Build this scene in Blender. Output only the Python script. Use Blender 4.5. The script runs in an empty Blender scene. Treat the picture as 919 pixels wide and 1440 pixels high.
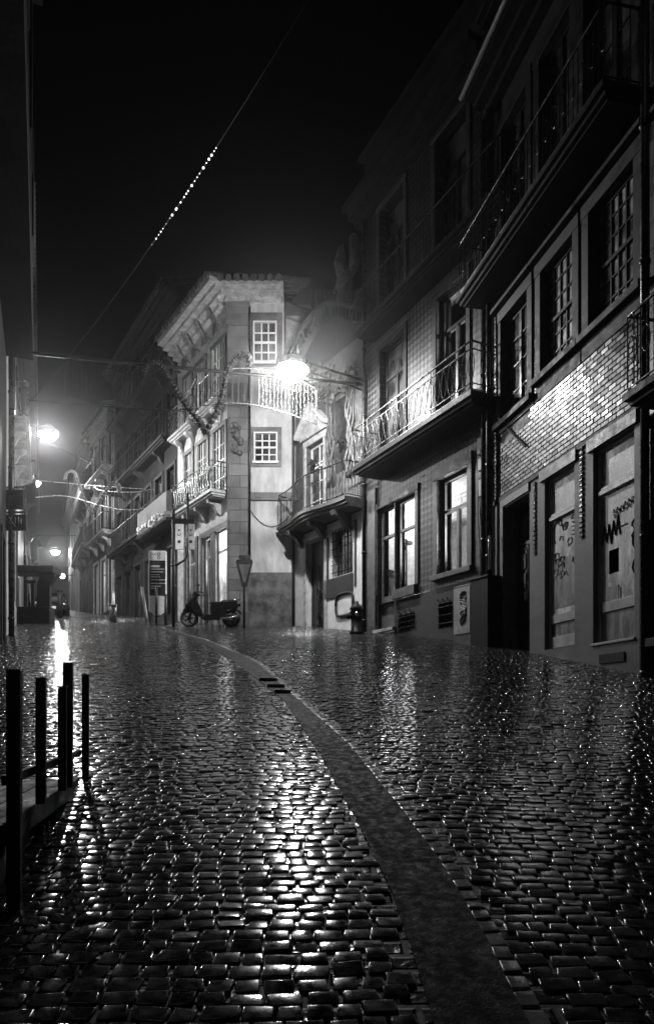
import bpy, math, random
import numpy as np
from mathutils import Vector, Matrix
random.seed(7); rng = np.random.default_rng(7)
SC = bpy.context.scene; COL = SC.collection
R = math.radians
# ------------------------------------------------------------------ camera, sky, sun, exposure
CX, FP, HY, EYE = 459.5, 1000.0, 1000.0, 1.3
cam = bpy.data.cameras.new('camera'); co = bpy.data.objects.new('camera', cam); COL.objects.link(co)
cam.sensor_fit = 'VERTICAL'; cam.sensor_height = 36; cam.lens = 25.0; cam.shift_y = 280 / 1440
cam.clip_start = .05; cam.clip_end = 600
co.location = (0, 0, EYE); co.rotation_euler = (R(90), 0, 0); SC.camera = co
world = bpy.data.worlds.new('World'); SC.world = world; world.use_nodes = True
wn = world.node_tree; bg = wn.nodes['Background']
sky = wn.nodes.new('ShaderNodeTexSky'); sky.sky_type = 'NISHITA'; sky.sun_disc = False
sky.sun_elevation = R(50); sky.sun_rotation = R(200)
bw = wn.nodes.new('ShaderNodeRGBToBW'); wn.links.new(sky.outputs[0], bw.inputs[0]); wn.links.new(bw.outputs[0], bg.inputs[0])
bg.inputs[1].default_value = 0.0002
sl = bpy.data.lights.new('night_glow', 'SUN'); sl.energy = 0.03; sl.angle = R(25); sl.color = (1, 1, 1)
so = bpy.data.objects.new('night_glow', sl); COL.objects.link(so)
so.rotation_euler = Vector((0.35, 0.62, -1.0)).to_track_quat('-Z', 'Y').to_euler()
vs = SC.view_settings; vs.view_transform = 'Standard'; vs.look = 'None'; vs.gamma = 1; vs.exposure = 0.0; vs.use_curve_mapping = False
cy = SC.cycles; cy.use_denoising = True; cy.max_bounces = 7; cy.diffuse_bounces = 3; cy.glossy_bounces = 3
cy.transparent_max_bounces = 12; cy.volume_bounces = 0; cy.sample_clamp_indirect = 15.0; cy.sample_clamp_direct = 0
cy.caustics_reflective = False; cy.caustics_refractive = False

def g(Y):                                   # height of the climbing street at distance Y
    if Y < 14: return .18 * Y
    if Y < 18: t = Y - 14; return 2.52 + .18 * t - .015 * t * t / 8
    if Y < 35: return 3.21 + .1650 * (Y - 18)
    return 6.015 + .155 * (Y - 35)
def gv(Y): return np.vectorize(g)(Y)
def G(px, py):                              # a point of the near street surface
    Y = EYE * 1000 / (py - 820); return ((px - CX) / FP * Y, Y)

# ------------------------------------------------------------------ materials
MATS = {}
def nodes(name):
    m = bpy.data.materials.new(name); m.use_nodes = True; MATS[name] = m
    nt = m.node_tree; return m, nt, nt.nodes['Principled BSDF']
def grey(v): return (v, v, v, 1)
def L(nt, a, b): nt.links.new(a, b)
def N(nt, t, **k):
    n = nt.nodes.new('ShaderNode' + t)
    for a, v in k.items(): setattr(n, a, v)
    return n
def coords(nt, scale=1.0):
    tc = N(nt, 'TexCoord'); mp = N(nt, 'Mapping'); mp.inputs['Scale'].default_value = (scale,) * 3 if not isinstance(scale, tuple) else scale
    L(nt, tc.outputs['Object'], mp.inputs[0]); return mp.outputs[0]
def noisy(name, c0, c1, scale=3.0, rough=(.4, .7), bump=.3, bscale=30, dist=.01, metal=0, spec=.5, streak=None):
    m, nt, p = nodes(name)
    v = coords(nt, streak or 1.0)
    n1 = N(nt, 'TexNoise'); n1.inputs['Scale'].default_value = scale; n1.inputs['Detail'].default_value = 8; n1.inputs['Roughness'].default_value = .65
    L(nt, v, n1.inputs[0])
    cr = N(nt, 'ValToRGB'); cr.color_ramp.elements[0].position = .39; cr.color_ramp.elements[1].position = .63
    cr.color_ramp.elements[0].color = grey(c0); cr.color_ramp.elements[1].color = grey(c1)
    L(nt, n1.outputs[0], cr.inputs[0]); L(nt, cr.outputs[0], p.inputs['Base Color'])
    mr = N(nt, 'MapRange'); mr.inputs[1].default_value = .35; mr.inputs[2].default_value = .65
    mr.inputs[3].default_value = rough[0]; mr.inputs[4].default_value = rough[1]
    L(nt, n1.outputs[0], mr.inputs[0]); L(nt, mr.outputs[0], p.inputs['Roughness'])
    n2 = N(nt, 'TexNoise'); n2.inputs['Scale'].default_value = bscale; n2.inputs['Detail'].default_value = 5
    L(nt, coords(nt), n2.inputs[0])
    b = N(nt, 'Bump'); b.inputs['Strength'].default_value = bump; b.inputs['Distance'].default_value = dist
    L(nt, n2.outputs[0], b.inputs['Height']); L(nt, b.outputs[0], p.inputs['Normal'])
    p.inputs['Metallic'].default_value = metal; p.inputs['Specular IOR Level'].default_value = spec
    return m
noisy('plaster', .32, .58, 2.2, (.6, .8), .3, 18, streak=(1, 1, .35))
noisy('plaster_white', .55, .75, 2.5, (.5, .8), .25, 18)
noisy('plaster_dark', .02, .05, 1.5, (.6, .85), .3, 14)
noisy('plaster_street', .06, .13, 1.5, (.5, .7), .3, 16)
noisy('plaster_mid', .07, .14, 1.5, (.45, .7), .3, 16)
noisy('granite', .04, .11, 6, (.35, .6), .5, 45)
noisy('granite_pale', .30, .56, 5, (.4, .6), .5, 40)
noisy('granite_dark', .015, .045, 5, (.5, .75), .5, 40, spec=.25)
noisy('socle', .05, .14, 2.2, (.3, .6), .5, 20)
noisy('cobble', .008, .060, 11, (.05, .17), .7, 110, .00045)
noisy('edging_stone', .08, .22, 9, (.10, .3), .7, 60, .001)
noisy('cobble_rough', .03, .07, 5, (.22, .42), .55, 60, .008)
noisy('channel', .002, .016, 22, (.5, .95), 1.0, 90, .003, spec=.10)
noisy('iron', .02, .04, 8, (.22, .4), .15, 60, metal=.3)
noisy('iron_wet', .16, .3, 8, (.2, .35), .1, 60, metal=.8)
noisy('unlit_dark_wall', .008, .022, 2, (.6, .85), .4, 12, spec=.2)  # lack of light on the black houses put into the wall colour
noisy('unlit_dark_trim', .015, .035, 4, (.5, .8), .4, 20, spec=.3)  # same unlit darkness put into the trim colour
noisy('iron_black', .008, .016, 8, (.45, .65), .1, 60, spec=.2)
noisy('painted_sheen_glass', .05, .42, 2.2, (.15, .4), .3, 6, .01)  # grey reflection of the panes painted into the base colour
noisy('dark_paint', .015, .03, 4, (.3, .5), .15, 40)
noisy('white_paint', .65, .82, 6, (.3, .5), .15, 40)
noisy('pale_paint', .30, .42, 6, (.3, .5), .15, 40)
noisy('grey_paint', .08, .13, 4, (.3, .5), .2, 40)
noisy('wet_timber', .006, .022, 8, (.45, .8), .9, 60, .006, streak=(1, 1, .15), spec=.2)
noisy('roof_tile', .04, .10, 3, (.4, .7), .5, 12)
noisy('board', .14, .80, 5.5, (.35, .6), .3, 30, streak=(1, 1, .35))
noisy('board_dark', .05, .24, 7, (.35, .6), .3, 30, streak=(1, 1, .25))
noisy('carving', .04, .12, 9, (.35, .6), .9, 16, .03)
noisy('graffiti_ink', .012, .02, 5, (.4, .5), .05, 30)
noisy('room', .06, .8, 3.4, (.6, .8), .1, 5, streak=(1, 1, .22))
noisy('rubber', .012, .02, 8, (.5, .6), .2, 60)
noisy('black_gloss', .008, .014, 8, (.08, .16), .02, 60)
noisy('chrome', .6, .8, 8, (.08, .2), .02, 60, metal=1)
noisy('garland', .008, .022, 30, (.5, .7), .9, 60, .02, spec=.2)
def glassmat(name, tint, gl):
    m, nt, p = nodes(name); nt.nodes.remove(p); o = nt.nodes['Material Output']
    t = N(nt, 'BsdfTransparent'); t.inputs[0].default_value = grey(tint)
    gs = N(nt, 'BsdfGlossy'); gs.inputs['Roughness'].default_value = .03
    f = N(nt, 'Fresnel'); f.inputs[0].default_value = 1.45
    dn = N(nt, 'TexNoise'); dn.inputs['Scale'].default_value = 3.5; dn.inputs['Detail'].default_value = 6; L(nt, coords(nt, (1, 1, .35)), dn.inputs[0])
    dc = N(nt, 'ValToRGB'); dc.color_ramp.elements[0].position = .35; dc.color_ramp.elements[1].position = .6; dc.color_ramp.elements[0].color = grey(tint * .35); dc.color_ramp.elements[1].color = grey(tint)
    L(nt, dn.outputs[0], dc.inputs[0]); L(nt, dc.outputs[0], t.inputs[0])
    a = N(nt, 'Math', operation='MULTIPLY_ADD'); a.inputs[1].default_value = 1; a.inputs[2].default_value = gl
    L(nt, f.outputs[0], a.inputs[0]); mx = N(nt, 'MixShader')
    L(nt, a.outputs[0], mx.inputs[0]); L(nt, t.outputs[0], mx.inputs[1]); L(nt, gs.outputs[0], mx.inputs[2]); L(nt, mx.outputs[0], o.inputs[0])
glassmat('clear_glass', .85, .03)
def darkglass():
    m, nt, p = nodes('dark_glass'); p.inputs['Base Color'].default_value = grey(.03); p.inputs['Roughness'].default_value = .12
    n = N(nt, 'TexNoise'); n.inputs['Scale'].default_value = 1.6; L(nt, coords(nt), n.inputs[0])
    cr = N(nt, 'ValToRGB'); cr.color_ramp.elements[0].color = grey(.015); cr.color_ramp.elements[1].color = grey(.12)
    cr.color_ramp.elements[0].position = .4; cr.color_ramp.elements[1].position = .65
    L(nt, n.outputs[0], cr.inputs[0]); L(nt, cr.outputs[0], p.inputs['Base Color'])
    b = N(nt, 'Bump'); b.inputs['Strength'].default_value = .15; b.inputs['Distance'].default_value = .02
    L(nt, n.outputs[0], b.inputs['Height']); L(nt, b.outputs[0], p.inputs['Normal'])
darkglass()
def glow(name, e):
    m, nt, p = nodes(name); nt.nodes.remove(p); o = nt.nodes['Material Output']
    t = N(nt, 'BsdfTransparent'); em = N(nt, 'Emission'); em.inputs[1].default_value = e
    ad = N(nt, 'AddShader'); L(nt, t.outputs[0], ad.inputs[0]); L(nt, em.outputs[0], ad.inputs[1]); L(nt, ad.outputs[0], o.inputs[0])
glow('lamp_glow', 25); glow('bulb_glow', 6); glow('room_bulb', 70); glow('tiny_bulb', 2.0)
def bricks(name, w, h, off, c0, c1, cm, rough, mortar=.006, tilt=.5, mot=None, flat=False, bumpd=.012):
    m, nt, p = nodes(name); tc = N(nt, 'TexCoord'); sp = N(nt, 'SeparateXYZ'); L(nt, tc.outputs['Object'], sp.inputs[0])
    cb = N(nt, 'CombineXYZ'); L(nt, sp.outputs[0], cb.inputs[0]); L(nt, sp.outputs[1 if flat else 2], cb.inputs[1])
    bt = N(nt, 'TexBrick'); bt.offset = off; L(nt, cb.outputs[0], bt.inputs[0])
    for k, v in (('Scale', 1), ('Brick Width', w), ('Row Height', h), ('Mortar Size', mortar), ('Mortar Smooth', .6), ('Bias', 0)): bt.inputs[k].default_value = v
    bt.inputs['Color1'].default_value = grey(c0); bt.inputs['Color2'].default_value = grey(c1); bt.inputs['Mortar'].default_value = grey(cm)
    n = N(nt, 'TexNoise'); n.inputs['Scale'].default_value = 1.1 / h; n.inputs['Detail'].default_value = 3; L(nt, cb.outputs[0], n.inputs[0])
    n3 = N(nt, 'TexNoise'); n3.inputs['Scale'].default_value = 1.3; n3.inputs['Detail'].default_value = 6; L(nt, cb.outputs[0], n3.inputs[0])
    mx = N(nt, 'MixRGB', blend_type='MULTIPLY'); mx.inputs[0].default_value = .8
    cr = N(nt, 'ValToRGB'); cr.color_ramp.elements[0].position = .3; cr.color_ramp.elements[0].color = grey(.35); cr.color_ramp.elements[1].position = .65
    L(nt, n3.outputs[0], cr.inputs[0]); L(nt, bt.outputs[0], mx.inputs[1]); L(nt, cr.outputs[0], mx.inputs[2])
    out = mx.outputs[0]
    if mot:
        ch = N(nt, 'TexVoronoi'); ch.inputs['Scale'].default_value = mot; ch.inputs['Randomness'].default_value = 0; L(nt, cb.outputs[0], ch.inputs[0])
        c2 = N(nt, 'ValToRGB'); c2.color_ramp.elements[0].position = .38; c2.color_ramp.elements[1].position = .52
        c2.color_ramp.elements[0].color = grey(.12); L(nt, ch.outputs[0], c2.inputs[0])
        m2 = N(nt, 'MixRGB', blend_type='MULTIPLY'); m2.inputs[0].default_value = .9; L(nt, out, m2.inputs[1]); L(nt, c2.outputs[0], m2.inputs[2]); out = m2.outputs[0]
    L(nt, out, p.inputs['Base Color'])
    b = N(nt, 'Bump', invert=True); b.inputs['Strength'].default_value = .9; b.inputs['Distance'].default_value = bumpd; L(nt, bt.outputs['Fac'], b.inputs['Height'])
    b2 = N(nt, 'Bump'); b2.inputs['Strength'].default_value = tilt; b2.inputs['Distance'].default_value = .012; L(nt, n.outputs[0], b2.inputs['Height']); L(nt, b.outputs[0], b2.inputs['Normal'])
    L(nt, b2.outputs[0], p.inputs['Normal'])
    rr = N(nt, 'MapRange'); rr.inputs[3].default_value = rough; rr.inputs[4].default_value = .7; L(nt, bt.outputs['Fac'], rr.inputs[0]); L(nt, rr.outputs[0], p.inputs['Roughness'])
    return m
bricks('brick_tile', .2, .08, .5, .04, .11, .004, .26, .016, .35, bumpd=.02)
bricks('azulejo', .16, .16, 0, .06, .10, .035, .48, .004, .5, mot=6.25)
bricks('ashlar', .75, .38, .5, .13, .22, .06, .45, .01, .4)
bricks('ashlar_dark', .75, .38, .5, .07, .15, .03, .40, .01, .6)
bricks('street_far', .14, .10, .5, .03, .08, .015, .18, .02, 1.0, flat=True, bumpd=.03)
def corrug():
    m, nt, p = nodes('corrugated'); w = N(nt, 'TexWave'); w.inputs['Scale'].default_value = 2.2; L(nt, coords(nt), w.inputs[0])
    p.inputs['Base Color'].default_value = grey(.05); p.inputs['Roughness'].default_value = .45
    b = N(nt, 'Bump'); b.inputs['Distance'].default_value = .05; L(nt, w.outputs[1], b.inputs['Height']); L(nt, b.outputs[0], p.inputs['Normal'])
corrug()

# ------------------------------------------------------------------ things, frames, mesh builder
INV = {}
def tag(o, label=None, cat=None, group=None, kind=None):
    if label: o['label'] = label
    if cat: o['category'] = cat
    if group: o['group'] = group
    if kind: o['kind'] = kind
    return o
def thing(name, label, cat, loc, rz=0, group=None):
    o = bpy.data.objects.new(name, None); COL.objects.link(o); o.empty_display_size = .3
    o.location = loc; o.rotation_euler = (0, 0, rz); tag(o, label, cat, group)
    INV[o.name] = (Matrix.Translation(loc) @ Matrix.Rotation(rz, 4, 'Z')).inverted()
    return o
def inv_of(o):
    while o is not None:
        if o.name in INV: return INV[o.name]
        o = o.parent
    return Matrix.Identity(4)
class Fr:                                    # facade frame: t along the wall, n out of it
    def __init__(s, o, t, n=None):
        s.o = Vector(o); s.t = Vector(t).normalized(); s.n = Vector((-s.t.y, s.t.x)) if n is None else Vector(n).normalized()
    def w(s, a, d, z):
        q = s.o + s.t * a + s.n * d; return (q.x, q.y, z)
    def sol(s, px, d=0):
        u = (px - CX) / FP; o = s.o + s.n * d      # o + t a = Y (u,1)
        det = -s.t.x + s.t.y * u
        a = (o.x - u * o.y) / det
        return a, (o + s.t * a).y
    def s(s, px, d=0): return s.sol(px, d)[0]
    def Y(s, px, d=0): return s.sol(px, d)[1]
    def z(s, px, py, d=0): return EYE + (HY - py) / FP * s.Y(px, d)
    def rz(s): return math.atan2(s.t.y, s.t.x)
    def op(s, a, b, top, bot, d=0):
        x, y = s.s(a, d), s.s(b, d); return (min(x, y), max(x, y), s.z(*bot, d), s.z(*top, d))
WORLD = None
class MB:
    def __init__(s, fr=WORLD): s.v = []; s.f = []; s.fr = fr
    def p(s, q):
        s.v.append(s.fr.w(*q) if s.fr else tuple(q)); return len(s.v) - 1
    def quad(s, a, b, c, d): s.f.append([s.p(a), s.p(b), s.p(c), s.p(d)]); return s
    def poly(s, pts): s.f.append([s.p(q) for q in pts]); return s
    def box(s, x0, x1, y0, y1, z0, z1, bev=0):
        if x0 > x1: x0, x1 = x1, x0
        if y0 > y1: y0, y1 = y1, y0
        if z0 > z1: z0, z1 = z1, z0
        i = [s.p(q) for q in ((x0, y0, z0), (x1, y0, z0), (x1, y1, z0), (x0, y1, z0), (x0, y0, z1), (x1, y0, z1), (x1, y1, z1), (x0, y1, z1))]
        for f in ((3, 2, 1, 0), (4, 5, 6, 7), (0, 1, 5, 4), (1, 2, 6, 5), (2, 3, 7, 6), (3, 0, 4, 7)): s.f.append([i[k] for k in f])
        return s
    def tube(s, pts, r, n=6, cap=True):
        pts = [Vector(q) for q in pts]; m = len(pts); rs = r if isinstance(r, (list, tuple)) else [r] * m
        rings = []; up = None
        for i, q in enumerate(pts):
            d = (pts[min(i + 1, m - 1)] - pts[max(i - 1, 0)]).normalized()
            if up is None: up = Vector((0, 0, 1)) if abs(d.z) < .9 else Vector((1, 0, 0))
            a = d.cross(up)
            if a.length < 1e-4: a = d.cross(Vector((0, 1, 0)))
            a.normalize(); b = a.cross(d).normalized(); up = b
            rings.append([s.p(q + (a * math.cos(6.2832 * k / n) + b * math.sin(6.2832 * k / n)) * rs[i]) for k in range(n)])
        for A, B in zip(rings, rings[1:]):
            for k in range(n): s.f.append([A[k], A[(k + 1) % n], B[(k + 1) % n], B[k]])
        if cap: s.f.append(rings[0][::-1]); s.f.append(rings[-1])
        return s
    def bar(s, p, q, r=.02): return s.tube([p, q], r, 4)
    def lathe(s, c, prof, n=16):
        rings = [[s.p((c[0] + r * math.cos(6.2832 * k / n), c[1] + r * math.sin(6.2832 * k / n), c[2] + z)) for k in range(n)] for r, z in prof]
        for A, B in zip(rings, rings[1:]):
            for k in range(n): s.f.append([A[k], A[(k + 1) % n], B[(k + 1) % n], B[k]])
        s.f.append(rings[0][::-1]); s.f.append(rings[-1]); return s
    def prism(s, pts, d0, d1):               # outline in (x,z), extruded along y
        A = [s.p((x, d0, z)) for x, z in pts]; B = [s.p((x, d1, z)) for x, z in pts]; n = len(pts)
        s.f.append(A); s.f.append(B[::-1])
        for k in range(n): s.f.append([A[(k + 1) % n], A[k], B[k], B[(k + 1) % n]])
        return s
    def sphere(s, c, r, n=10, sq=(1, 1, 1)):
        prof = [(max(.001, math.sin(math.pi * i / n)), -math.cos(math.pi * i / n)) for i in range(n + 1)]
        m = n + 4
        rings = [[s.p((c[0] + a * r * sq[0] * math.cos(6.2832 * k / m), c[1] + a * r * sq[1] * math.sin(6.2832 * k / m), c[2] + z * r * sq[2])) for k in range(m)] for a, z in prof]
        for A, B in zip(rings, rings[1:]):
            for k in range(m): s.f.append([A[k], A[(k + 1) % m], B[(k + 1) % m], B[k]])
        return s
    def build(s, name, mat, parent=None, smooth=False, bevel=0):
        me = bpy.data.meshes.new(name); iv = inv_of(parent) if parent else Matrix.Identity(4)
        me.from_pydata([iv @ Vector(q) for q in s.v], [], s.f); me.validate(); me.update()
        import bmesh
        bm = bmesh.new(); bm.from_mesh(me); bmesh.ops.recalc_face_normals(bm, faces=bm.faces); bm.to_mesh(me); bm.free()
        if smooth: me.polygons.foreach_set('use_smooth', [True] * len(me.polygons))
        me.materials.append(MATS[mat]); o = bpy.data.objects.new(name, me); COL.objects.link(o)
        if parent: o.parent = parent
        if bevel:
            b = o.modifiers.new('bevel', 'BEVEL'); b.width = bevel; b.segments = 1; b.limit_method = 'ANGLE'
        return o
def rootmesh(o, c):                          # recentre a parentless mesh on its base point
    o.data.transform(Matrix.Translation(-Vector(c))); o.location = c; return o
def copy_tree(o, parent=None):
    c = o.copy(); COL.objects.link(c); c.parent = parent
    for ch in list(o.children): copy_tree(ch, c)
    return c
def point(name, loc, W, rad=.08, parent=None):
    l = bpy.data.lights.new(name, 'POINT'); l.energy = W; l.shadow_soft_size = rad
    o = bpy.data.objects.new(name, l); COL.objects.link(o)
    if parent: o.parent = parent; o.location = inv_of(parent) @ Vector(loc)
    else: o.location = loc
    return o

# ------------------------------------------------------------------ architecture helpers
def wall(root, fr, s0, s1, z0, z1, holes, mat, name='wall', rec=.3, back=5.0, closed=True):
    m = MB(fr); xs = sorted({s0, s1, *[h[0] for h in holes], *[h[1] for h in holes]}); zs = sorted({z0, z1, *[h[2] for h in holes], *[h[3] for h in holes]})
    xs = [x for x in xs if s0 <= x <= s1]; zs = [z for z in zs if z0 <= z <= z1]
    for a, b in zip(xs, xs[1:]):
        for c, d in zip(zs, zs[1:]):
            mx, mz = (a + b) / 2, (c + d) / 2
            if any(h[0] < mx < h[1] and h[2] < mz < h[3] for h in holes): continue
            m.quad((a, 0, c), (b, 0, c), (b, 0, d), (a, 0, d))
    for h in holes:
        a, b, c, d = max(h[0], s0), min(h[1], s1), max(h[2], z0), min(h[3], z1)
        if c >= d: continue
        m.quad((a, 0, c), (a, -rec, c), (a, -rec, d), (a, 0, d)); m.quad((b, 0, c), (b, -rec, c), (b, -rec, d), (b, 0, d))
        if h[3] <= z1: m.quad((a, 0, d), (b, 0, d), (b, -rec, d), (a, -rec, d))
        if h[2] >= z0: m.quad((a, 0, c), (b, 0, c), (b, -rec, c), (a, -rec, c))
    if closed:
        m.quad((s0, 0, z0), (s0, -back, z0), (s0, -back, z1), (s0, 0, z1)); m.quad((s1, 0, z0), (s1, -back, z0), (s1, -back, z1), (s1, 0, z1))
        m.quad((s0, -back, z0), (s1, -back, z0), (s1, -back, z1), (s0, -back, z1))
    m.quad((s0, 0, z1), (s1, 0, z1), (s1, -back, z1), (s0, -back, z1))
    return m.build(name, mat, root)
def surround(root, fr, r, w=.14, mat='granite_dark', sill=True, pr=.04, lint=None, name='window_surround', rec=.0):
    a, b, c, d = r; m = MB(fr); lw = lint or w
    m.box(a - w, a, -rec, pr, c, d); m.box(b, b + w, -rec, pr, c, d); m.box(a - w - .01, b + w + .01, -rec, pr + .012, d, d + lw)
    if sill: m.box(a - w - .04, b + w + .04, -rec, pr + .08, c - .12, c)
    return m.build(name, mat, root, bevel=.008)
def window(root, fr, r, cols=2, rows=3, fm='white_paint', pm='dark_glass', rec=.16, fw=.07, mu=.03, tr=None, split=False, name='window', tw=.07):
    a, b, c, d = r; m = MB(fr); y0, y1 = -rec - .05, -rec
    m.box(a, a + fw, y0, y1, c, d); m.box(b - fw, b, y0, y1, c, d); m.box(a + fw, b - fw, y0, y1, d - fw, d); m.box(a + fw, b - fw, y0, y1, c, c + fw)
    top = d - fw
    if tr: m.box(a + fw, b - fw, y0, y1 + .02, tr, tr + tw); top = tr
    if split: q = (a + b) / 2; m.box(q - fw * .6, q + fw * .6, y0, y1 + .012, c + fw, top)
    e = .004
    for i in range(1, cols):
        x = a + (b - a) * i / cols; m.box(x - mu / 2, x + mu / 2, y0 + .01, y1 - e, c + fw, d - fw)
    for j in range(1, rows):
        z = c + (d - c) * j / rows; m.box(a + fw, b - fw, y0 + .012, y1 - e * 2, z - mu / 2, z + mu / 2)
    o = m.build(name, fm, root)
    MB(fr).quad((a + .01, y0 + .02, c + .01), (b - .01, y0 + .02, c + .01), (b - .01, y0 + .02, d - .01), (a + .01, y0 + .02, d - .01)).build('pane', pm, o)
    return o
def room(root, fr, r, W, depth=1.6, rec=.25, lamp=(.6, .75), bulb=('bulb_glow', .09)):
    a, b, c, d = r; m = MB(fr); e = .25
    A, B, C, D = a - e, b + e, c - .1, d + .15; y0, y1 = -rec - .001, -rec - depth
    m.quad((A, y1, C), (B, y1, C), (B, y1, D), (A, y1, D)); m.quad((A, y0, C), (A, y1, C), (A, y1, D), (A, y0, D)); m.quad((B, y0, C), (B, y1, C), (B, y1, D), (B, y0, D))
    m.quad((A, y0, D), (B, y0, D), (B, y1, D), (A, y1, D)); m.quad((A, y0, C), (B, y0, C), (B, y1, C), (A, y1, C))
    o = m.build('lit_room', 'room', root)
    x, z = a + (b - a) * lamp[0], c + (d - c) * lamp[1]; y = -rec - depth * .55
    MB(fr).sphere((x, y, z), bulb[1], 8).build('ceiling_lamp', bulb[0], o, True)
    point('room_light', fr.w(x, y, z), W, .1, root)
    f = MB(fr)                                 # shelf, chair backs and a curtain seen through the glass
    for k in range(4): f.box(a + (b - a) * (.1 + .22 * k), a + (b - a) * (.2 + .22 * k), y1 + .1, y1 + .35, c, c + (d - c) * random.uniform(.2, .6))
    f.build('furniture', 'grey_paint', o)
    return o
def railing(parent, fr, s0, s1, z, proj, h, style, mat='iron', y0=.0, gap=.13, r=.009, end0=True, end1=True, wav=None):
    W = wav or (lambda s: proj)
    m = MB(fr); n = max(2, int((s1 - s0) / gap)); ss = [s0 + (s1 - s0) * i / n for i in range(n + 1)]
    def line(zz, rr):
        pts = ([(s0, y0, zz)] if end0 else []) + [(s, W(s), zz) for s in ss] + ([(s1, y0, zz)] if end1 else [])
        m.tube(pts, rr, 5)
    line(z + h, .022)
    if style == 'oval': line(z + h - .16, .015); line(z + .16, .013); line(z + .04, .013)
    else: line(z + .07, .014)
    lo, hi = (z + .16, z + h - .16) if style == 'oval' else (z + .07, z + h)
    cols = [(s, W(s)) for s in ss]
    side = []
    k = max(1, int(proj / gap))
    for e, s in ((end0, s0), (end1, s1)):
        if e: side += [(s, y0 + (W(s) - y0) * i / k) for i in range(k)]
    for i, (s, y) in enumerate(cols + side):
        if style == 'oval':
            bul = gap * .42 * (1 if i % 2 else -1)
            m.tube([(s + (bul * math.sin(math.pi * q / 6) if i < len(cols) else 0), y, lo + (hi - lo) * q / 6) for q in range(7)], r, 4, False)
            m.tube([(s - (bul * math.sin(math.pi * q / 6) if i < len(cols) else 0), y, lo + (hi - lo) * q / 6) for q in range(7)], r, 4, False)
            if i % 6 == 0: m.tube([(s, y, z), (s, y, z + h)], .014, 4, False)
        else:
            m.tube([(s, y, lo), (s, y, hi)], r, 4, False)
            if style == 'scroll' and i % 2 == 0 and i < len(cols):
                c = (lo + hi) / 2
                m.tube([(s + gap * .9 * math.sin(a) * (1 - a / 12), y + .01, c + gap * 1.3 * math.cos(a)) for a in [k2 * .7 for k2 in range(10)]], r * .8, 4, False)
    return m.build('railing', mat, parent, True)
def balcony(root, fr, s0, s1, z, proj=.7, h=1.05, style='bars', slabm='granite_dark', railm='iron', th=.2, brackets=3, gap=.13, e0=True, e1=True, wav=None, r=.009):
    m = MB(fr)
    if wav is None:
        m.box(s0, s1, .002, proj, z - th * .45, z); m.box(s0 + .05, s1 - .05, .002, proj - .07, z - th * .8, z - th * .452); m.box(s0 + .1, s1 - .1, .002, proj - .14, z - th, z - th * .802)
    else:
        n = 24; ss = [s0 + (s1 - s0) * i / n for i in range(n + 1)]
        for (za, zb, ins) in ((z - th * .4, z, 0), (z - th * .7, z - th * .402, .06), (z - th, z - th * .702, .14)):
            for a, b in zip(ss, ss[1:]):
                wa, wb = wav(a) - ins, wav(b) - ins
                i = [m.p(q) for q in ((a, .002, za), (b, .002, za), (b, wb, za), (a, wa, za), (a, .002, zb), (b, .002, zb), (b, wb, zb), (a, wa, zb))]
                for f in ((3, 2, 1, 0), (4, 5, 6, 7), (2, 3, 7, 6)): m.f.append([i[k] for k in f])
            for s in (s0, s1): m.quad((s, .002, za), (s, wav(s) - ins, za), (s, wav(s) - ins, zb), (s, .002, zb))
    for k in range(brackets):
        x = s0 + (s1 - s0) * (k + .5) / brackets
        pts = [(.0, 0), (proj * .8, 0), (proj * .75, -.12), (proj * .4, -.2), (proj * .2, -.42), (0, -.5)]
        A = [m.p((x - .09, d, z - th + q)) for d, q in pts]; B = [m.p((x + .09, d, z - th + q)) for d, q in pts]
        m.f.append(A); m.f.append(B[::-1])
        for j in range(len(pts)): m.f.append([A[j], A[(j + 1) % 6], B[(j + 1) % 6], B[j]])
    o = m.build('balcony', slabm, root)
    railing(o, fr, s0 + .04, s1 - .04, z, proj - .05, h, style, railm, .03, gap, end0=e0, end1=e1, wav=(lambda s: wav(s) - .05) if wav else None, r=r)
    return o
def eave(root, fr, s0, s1, z, proj, mat='granite_dark', steps=3, th=.5, tiles=True, dent=False, back=5):
    m = MB(fr)
    for i in range(steps):
        p = proj * (i + 1) / steps; m.box(s0, s1, -.1, p, z - th + th * i / steps + .002 * i, z - th + th * (i + 1) / steps)
    if dent:
        n = int((s1 - s0) / .22)
        for i in range(n): x = s0 + (s1 - s0) * (i + .5) / n; m.box(x - .05, x + .05, proj / steps, proj / steps * 1.7, z - th * .66, z - th * .66 + th / steps * .8)
    o = m.build('cornice', mat, root)
    if tiles:
        t = MB(fr); n = max(2, int((s1 - s0) / .24))
        for i in range(n):
            x = s0 + (s1 - s0) * (i + .5) / n
            t.tube([(x, proj + .1, z + .05), (x, -back * .5, z + .05 + back * .18)], .11, 8)
        t.box(s0, s1, -back * .5, proj + .02, z + .002, z + .04)
        t.build('roof', 'roof_tile', root)
    return o
def drainpipe(root, fr, s, z0, z1, d=.09, r=.055, mat='iron', name='drainpipe'):
    m = MB(fr); m.tube([(s, d, z0), (s, d, z1)], r, 10)
    k = z0 + .6
    while k < z1: m.tube([(s, d, k), (s, d, k + .06)], r + .015, 10); k += 1.9
    return m.build(name, mat, root, True)

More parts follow.
